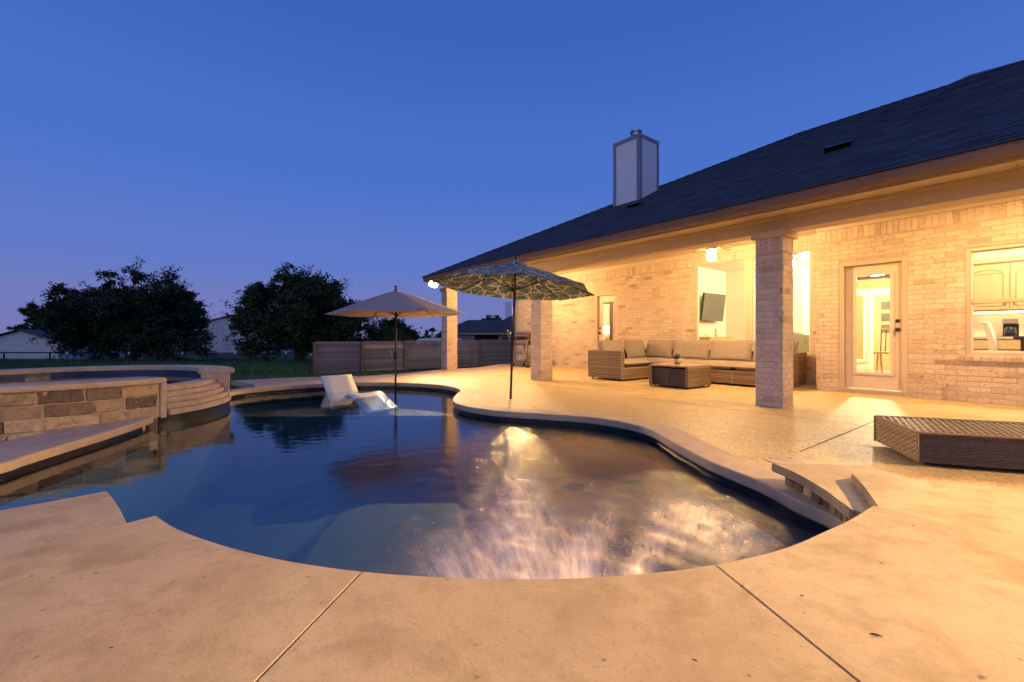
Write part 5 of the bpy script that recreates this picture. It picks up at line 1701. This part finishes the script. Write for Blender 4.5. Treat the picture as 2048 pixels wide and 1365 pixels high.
for sg, xe in ((1, xr), (-1, xl)):
    m = MB(); m.add([(xp, Y - .3, zp + .06), (xe + sg * .35, Y - .3, ze - .04), (xe + sg * .35, Y + 9.3, ze - .04), (xp, Y + 9.3, zp + .06), (xp, Y - .3, zp + .12), (xe + sg * .35, Y - .3, ze + .03), (xe + sg * .35, Y + 9.3, ze + .03), (xp, Y + 9.3, zp + .12)],
                    [(0, 1, 2, 3), (4, 7, 6, 5), (0, 4, 5, 1), (1, 5, 6, 2), (2, 6, 7, 3)])
    m.build('roof_slope', FARROOF, shed)
# metal barn between the trees
Y = 62.0
barn = thing('metal_barn', 'white corrugated metal barn standing between the two big trees', 'barn', T(at(450, 0, Y)[0], Y, -1.2))
xl, xr = at(405, 0, Y)[0], at(560, 0, Y)[0]; xp = at(490, 0, Y)[0]; ze, zp = at(0, 646, Y)[2], at(0, 628, Y)[2]
x = xl
while x < xr:
    x2 = min(x + .3, xr)
    zt = lambda q: ze + (zp - ze) * (1 - abs(q - xp) / (xp - xl if q < xp else xr - xp))
    m = MB(); m.add([(x, Y, -1.25), (x2, Y, -1.25), (x2, Y, zt(x2)), (x, Y, zt(x)), ((x + x2) / 2, Y - .06, -1.25), ((x + x2) / 2, Y - .06, zt((x + x2) / 2))], [(0, 4, 5, 3), (4, 1, 2, 5)])
    m.build('cladding_sheet', METALW, barn); x = x2
for xe in (xl - .3, xr + .3):
    m = MB(); m.add([(xp, Y - .3, zp + .05), (xe, Y - .3, ze - .02), (xe, Y + 18, ze - .02), (xp, Y + 18, zp + .05), (xp, Y - .3, zp + .2), (xe, Y - .3, ze + .13), (xe, Y + 18, ze + .13), (xp, Y + 18, zp + .2)], [(0, 1, 2, 3), (4, 7, 6, 5), (0, 4, 5, 1), (1, 5, 6, 2)]); m.build('roof_slope', FARBRICK, barn)
m = MB(); m.box(xl, xl + .1, Y, Y + 18, -1.25, ze); m.box(xr - .1, xr, Y, Y + 18, -1.25, ze); m.build('side_wall', METALW, barn)

# neighbour's house
Y = 45.0
nb = thing('neighbour_house', "neighbour's low brick house with brown hip roof behind the fence", 'house', T(-3, Y, -1.1))
xa_, xb_ = at(893, 0, Y)[0], at(1150, 0, Y)[0]
ze = at(0, 664.5, Y)[2]
op0, op1 = at(949, 0, Y)[0], at(997, 0, Y)[0]
m = MB()
m.box(xa_, op0, Y, Y + 9, -1.2, ze - .25); m.box(op1, xb_, Y, Y + 9, -1.2, ze - .25); m.box(op0, op1, Y + 3, Y + 9, -1.2, ze - .25); m.build('wall', FARBRICK, nb)
m = MB(); m.box(xa_ - .3, xb_, Y - .3, Y + 9.3, ze - .25, ze); m.build('eave_board', TRIM, nb)
m = MB(); m.box(at(943, 0, Y)[0], op0, Y - .05, Y + .3, -1.2, ze - .26); m.build('porch_post', FARBRICK, nb)
m = MB(); m.box(at(1004, 0, Y)[0], at(1017, 0, Y)[0], Y - .04, Y - .01, at(0, 686, Y)[2], at(0, 672, Y)[2]); m.build('window', CARG, nb)
m = MB(); m.box(at(963, 0, Y)[0], at(972, 0, Y)[0], Y + 2.95, Y + 2.99, -1.1, .9); m.build('door', FENCEN, nb)
r1z, r2z = at(0, 640, Y + 4)[2], at(0, 616, Y + 5)[2]
m = MB()
e0 = (xa_ - .5, Y - .5, ze); e1 = (xb_, Y - .5, ze); e2 = (xb_, Y + 9.5, ze); e3 = (xa_ - .5, Y + 9.5, ze)
ra = (at(927, 0, Y)[0], Y + 4.5, r1z); rb_ = (xb_, Y + 4.5, r1z)
m.add([e0, e1, e2, e3, ra, rb_], [(0, 1, 5, 4), (0, 4, 3), (4, 5, 2, 3)])
f0 = (at(962, 0, Y)[0], Y - .55, ze + .02); fp = (at(1055, 0, Y)[0], Y + 5.2, r2z); f1 = (at(1150, 0, Y)[0], Y - .55, ze + .02)
m.add([f0, f1, fp, (f0[0] + 1, Y + 10, ze), (f1[0], Y + 10, ze)], [(0, 1, 2), (0, 2, 3), (1, 4, 2)])
m.build('roof', FARROOF, nb)
xc0, xc1 = at(1010, 0, Y + 3)[0], at(1023, 0, Y + 3)[0]
m = MB(); m.box(xc0, xc1, Y + 3, Y + 3.7, ze, at(0, 604, Y + 3)[2]); m.build('chimney', CHIMP, nb)
# vehicles behind the fence
def car(label, px0, px1, pyroof, Y, wagon):
    x0, x1 = at(px0, 0, Y)[0], at(px1, 0, Y)[0]; zt = at(0, pyroof, Y)[2]; zg = gz(0, Y)
    M_ = T((x0 + x1) / 2, Y, zg); L_c = 4.6; h = zt - zg
    c = thing('parked_car', label, 'car', M_, 'white vehicles behind the fence')
    l = L_c / 2
    prof_ = [(-l, .35), (-l, .9), (-l + .15, .98), (-l + 1.15 if not wagon else -l + .9, 1.02), (-l + 1.75 if not wagon else -l + 1.3, h - .05), (-.2, h), (l - .55, h - .02), (l - .1, 1.05), (l, .95), (l, .35)]
    m = MB()
    for y_ in (-.9, .9):
        for (a, b) in prof_: m.v.append((a, y_ * (.86 if b > 1.1 else 1), b))
    q = len(prof_); m.f += [tuple(range(q)), tuple(reversed(range(q, 2 * q)))] + [(i, (i + 1) % q, q + (i + 1) % q, q + i) for i in range(q)]
    m.build('body', CARW, c, M_, bevel=.04, seg=2)
    m = MB(); m.add([(-l + 1.55, -.86, 1.1), (l - .45, -.86, 1.1), (l - .7, -.80, h - .12), (-l + 1.95, -.80, h - .12)], [(0, 1, 2, 3)]); m.build('side_window', CARG, c, M_ @ Matrix.Translation((0, -.04, 0)))
    for a in (-1.4, 1.4):
        for y_ in (-.82, .82):
            Mw = M_ @ Matrix.Translation((a, y_, .34)) @ Matrix.Rotation(PI / 2, 4, 'X')
            m = MB(); m.lathe([(0, -.1), (.3, -.1), (.34, -.07), (.34, .07), (.3, .1), (0, .1)], 18); wo = m.build('wheel', RUBBER, c, Mw)
            m = MB(); m.lathe([(0, .101), (.2, .101), (.18, .115), (0, .12)], 14); m.build('rim', NICKEL, wo, Mw)
car('white van whose roof shows above the fence', 838, 900, 676.5, 31.0, True)
car('white pickup nearest the column behind the fence', 828, 900, 680.5, 27.5, False)

# ------------------------------------------------------------------ trees
def leafquad(m, p, s, rnd):
    a = Vector((rnd.gauss(0, 1), rnd.gauss(0, 1), rnd.gauss(0, 1))).normalized()
    b = a.orthogonal().normalized(); c = a.cross(b)
    th = rnd.uniform(0, 2 * PI)
    d1 = b * math.cos(th) + c * math.sin(th); d2 = a.cross(d1)
    l, w_ = s * rnd.uniform(.7, 1.3), s * rnd.uniform(.35, .6)
    i = len(m.v)
    m.v.extend([tuple(p - d1 * l), tuple(p + d2 * w_), tuple(p + d1 * l), tuple(p - d2 * w_)])
    m.f.append((i, i + 1, i + 2, i + 3))

def tree(name, label, base, c, rad, nl, leafm, seed, leaf=.10, nlobe=34, trunk=.28, sprays=40, droop=.0, lobes_extra=()):
    rnd = random.Random(seed)
    t = thing(name, label, 'tree', T(*base), 'field trees')
    c = Vector(c); rad = Vector(rad)
    lobes = []
    for k in range(nlobe):
        while True:
            q = Vector((rnd.uniform(-1, 1), rnd.uniform(-1, 1), rnd.uniform(-1, 1)))
            if .35 < q.length < 1: break
        if q.z < -.2: q.z *= .8
        p = c + Vector((q.x * rad.x, q.y * rad.y, q.z * rad.z)) * .80
        lobes.append((p, rnd.uniform(.16, .30) * (rad.x + rad.z) / 2))
    lobes += [(Vector(p), r) for p, r in lobes_extra]
    m = MB()
    tot = sum(r * r for _, r in lobes)
    for p, r in lobes:
        k = int(nl * r * r / tot)
        nsub = 16
        subs = []
        for _ in range(nsub):
            d = Vector((rnd.gauss(0, 1), rnd.gauss(0, 1), rnd.gauss(0, .8))).normalized()
            subs.append((p + d * r * rnd.uniform(.35, 1.05), r * rnd.uniform(.18, .38)))
        for i in range(k):
            sp_, sr = rnd.choice(subs)
            leafquad(m, sp_ + Vector((rnd.gauss(0, 1), rnd.gauss(0, 1), rnd.gauss(0, .75))) * sr * .6, leaf, rnd)
    tw = MB()
    for k in range(sprays):
        p, r = rnd.choice(lobes)
        d = (p - c); d = Vector((d.x / rad.x, d.y / rad.y, d.z / rad.z + .15)).normalized()
        d = (d + Vector((rnd.gauss(0, .35), rnd.gauss(0, .35), rnd.gauss(.1, .35)))).normalized()
        s0 = p + d * r * .5; ln = r * rnd.uniform(.8, 1.5)
        pts = [s0 + d * ln * q + Vector((0, 0, -droop * q * q * ln)) for q in (0, .35, .7, 1)]
        tw.tube(pts, [.02, .014, .009, .004], 4, caps=False)
        for i in range(34):
            q = rnd.uniform(.1, 1); b0 = pts[0].lerp(pts[3], q)
            leafquad(m, b0 + Vector((rnd.gauss(0, 1), rnd.gauss(0, 1), rnd.gauss(0, 1))) * .10, leaf * .85, rnd)
    cr = m.build('crown', leafm, t, fixn=False); cr['kind'] = 'stuff'
    tr = MB()
    b = Vector(base)
    fork = b + Vector((0, 0, (c.z - b.z) * .38))
    tr.tube([b - Vector((0, 0, .2)), b + Vector((0, 0, .3)), fork], [trunk * 1.3, trunk, trunk * .85], 10)
    for p, r in lobes[::2]:
        mid = fork.lerp(p, .5) + Vector((rnd.gauss(0, .2), rnd.gauss(0, .2), .25))
        tr.tube([fork - Vector((0, 0, .1)), mid, p], [trunk * .45, trunk * .22, .03], 6, caps=False)
    tk_ = tr.build('trunk', BARK, t, smooth=True)
    struct(tw.build('twigs', BARK, tk_, fixn=False), 'stuff')
    return t
Y = 27.0
X0 = at(262, 0, Y)[0]
tree('live_oak', 'broad dark oak standing beyond the spa', (X0, Y, gz(0, Y)), (X0, Y, 2.15), (4.7, 3.6, 2.75), 120000, LEAF1, 3, .085, 90, .32, 90,
     lobes_extra=[((at(150, 0, Y)[0], Y, .7), 1.0), ((at(385, 0, Y)[0], Y, .5), 1.1), ((at(330, 0, Y)[0], Y, .2), 1.0), ((at(210, 0, Y)[0], Y, .2), 1.0), ((at(268, 0, Y)[0], Y, 4.6), .7), ((at(330, 0, Y)[0], Y, 4.3), .7), ((at(215, 0, Y)[0], Y, 4.35), .6)])
Y = 48.0
X0 = at(84, 0, Y)[0]
tree('young_elm', 'smaller lighter tree left of the broad oak behind the shed roof', (X0, Y, gz(0, Y)), (X0, Y, 2.1), (3.1, 2.6, 2.9), 26000, LEAF2, 5, .09, 30, .15, 40)
Y = 24.0
X0 = at(600, 0, Y)[0]
tree('spreading_elm', 'wide dark elm standing behind the plank fence', (X0, Y, gz(0, Y)), (X0, Y, 1.9), (3.5, 3.0, 2.5), 105000, LEAF2, 11, .082, 80, .30, 90, .25,
     lobes_extra=[((at(700, 0, Y)[0], Y, 1.2), 1.1), ((at(730, 0, Y)[0], Y, 1.9), .7), ((at(690, 0, Y)[0], Y, .2), 1.0), ((at(575, 0, Y)[0], Y, 4.25), .6), ((at(610, 0, Y)[0], Y, 4.0), .6), ((at(505, 0, Y)[0], Y, 3.1), .6), ((at(510, 0, Y)[0], Y, .3), 1.0), ((at(650, 0, Y)[0], Y, 3.5), .8), ((at(480, 0, Y)[0], Y, 1.3), .5), ((at(752, 0, Y)[0], Y + 1, 1.0), .9), ((at(785, 0, Y)[0], Y + 1, .6), .7), ((at(745, 0, Y)[0], Y + 1, .1), .8)])
Y = 36.0
X0 = at(790, 0, Y)[0]
tree('round_tree', 'small rounded tree right of the wide elm', (X0, Y, gz(0, Y)), (X0, Y, .9), (2.1, 1.6, 1.8), 26000, LEAF2, 21, .13, 28, .14, 20)
Y = 60.0
X0 = at(985, 0, Y)[0]
tree('far_tree', "tree top showing above the neighbour's roof", (X0, Y, gz(0, Y)), (X0, Y, 1.9), (2.6, 2.4, 2.2), 5000, LEAF2, 31, .14, 18, .2, 16)
Y = 70.0
X0 = at(872, 0, Y)[0]
tree('far_tree', 'distant tree clump just left of the far column', (X0, Y, gz(0, Y)), (X0, Y, .6), (3.4, 2.4, 2.0), 5000, LEAF2, 41, .16, 18, .2, 16)
# distant tree line
rnd = random.Random(77)
m = MB()
for k in range(46):
    x = -150 + k * 6.5 + rnd.uniform(-2, 2); y = 135 + rnd.uniform(-8, 8); r = rnd.uniform(2.2, 4.2)
    for i in range(190):
        leafquad(m, Vector((x + rnd.gauss(0, r * .8), y + rnd.gauss(0, r * .6), -1.3 + abs(rnd.gauss(0, .5)) * r)), .55, rnd)
struct(m.build('tree_line', LEAF1, fixn=False), 'stuff', 'distant dark tree line along the horizon')

# ------------------------------------------------------------------ grass
rnd = random.Random(5)
m = MB()
def blade(x, y, h, w_):
    z = gz(x, y); a = rnd.uniform(0, 2 * PI); lx, ly = math.cos(a) * w_, math.sin(a) * w_
    dx, dy = rnd.gauss(0, .3) * h, rnd.gauss(0, .3) * h
    i = len(m.v)
    m.v.extend([(x - lx, y - ly, z), (x + lx, y + ly, z), (x + dx, y + dy, z + h)])
    m.f.append((i, i + 1, i + 2))
cnt = 0
while cnt < 60000:
    y = 10.2 + 24 * rnd.random() ** 1.4
    x = rnd.uniform(-1.22, .02) * y
    if y < 16.5 + (x + 7) * .6 and x > -7.0 and y < 12.5 and x > -6.3 and inside((x, y), patio_out): continue
    fence_y = 16 + (x + 7.1) * .612
    near = x > -7.2 and y < fence_y
    if x > -7.2 and y > fence_y + 1: 
        if rnd.random() < .8: continue
    clump = noise.noise(Vector((x * .5, y * .5, 0)))
    h = rnd.uniform(.04, .10) if near or y < 15 else rnd.uniform(.12, .30) * (1 + .9 * max(0, clump)) * (1 + .5 * max(0, noise.noise(Vector((x * 1.7, y * 1.7, 4)))))
    if inside((x, y), patio_out): continue
    blade(x, y, h, .006 + .0006 * y); cnt += 1
for k in range(14000):          # around the spa and along the left coping
    x, y = rnd.uniform(-9.5, -3.6), rnd.uniform(2.2, 10.5)
    if math.hypot(x - SC[0], y - SC[1]) < 1.95 or inside((x, y), OUT) or inside((x, y), patio_out): continue
    if y < 5 and x > -4.2: continue
    blade(x, y, rnd.uniform(.02, .06), .005)
struct(m.build('grass', GRASS, fixn=False), 'stuff', 'unmown dark grass covering the field and verge')
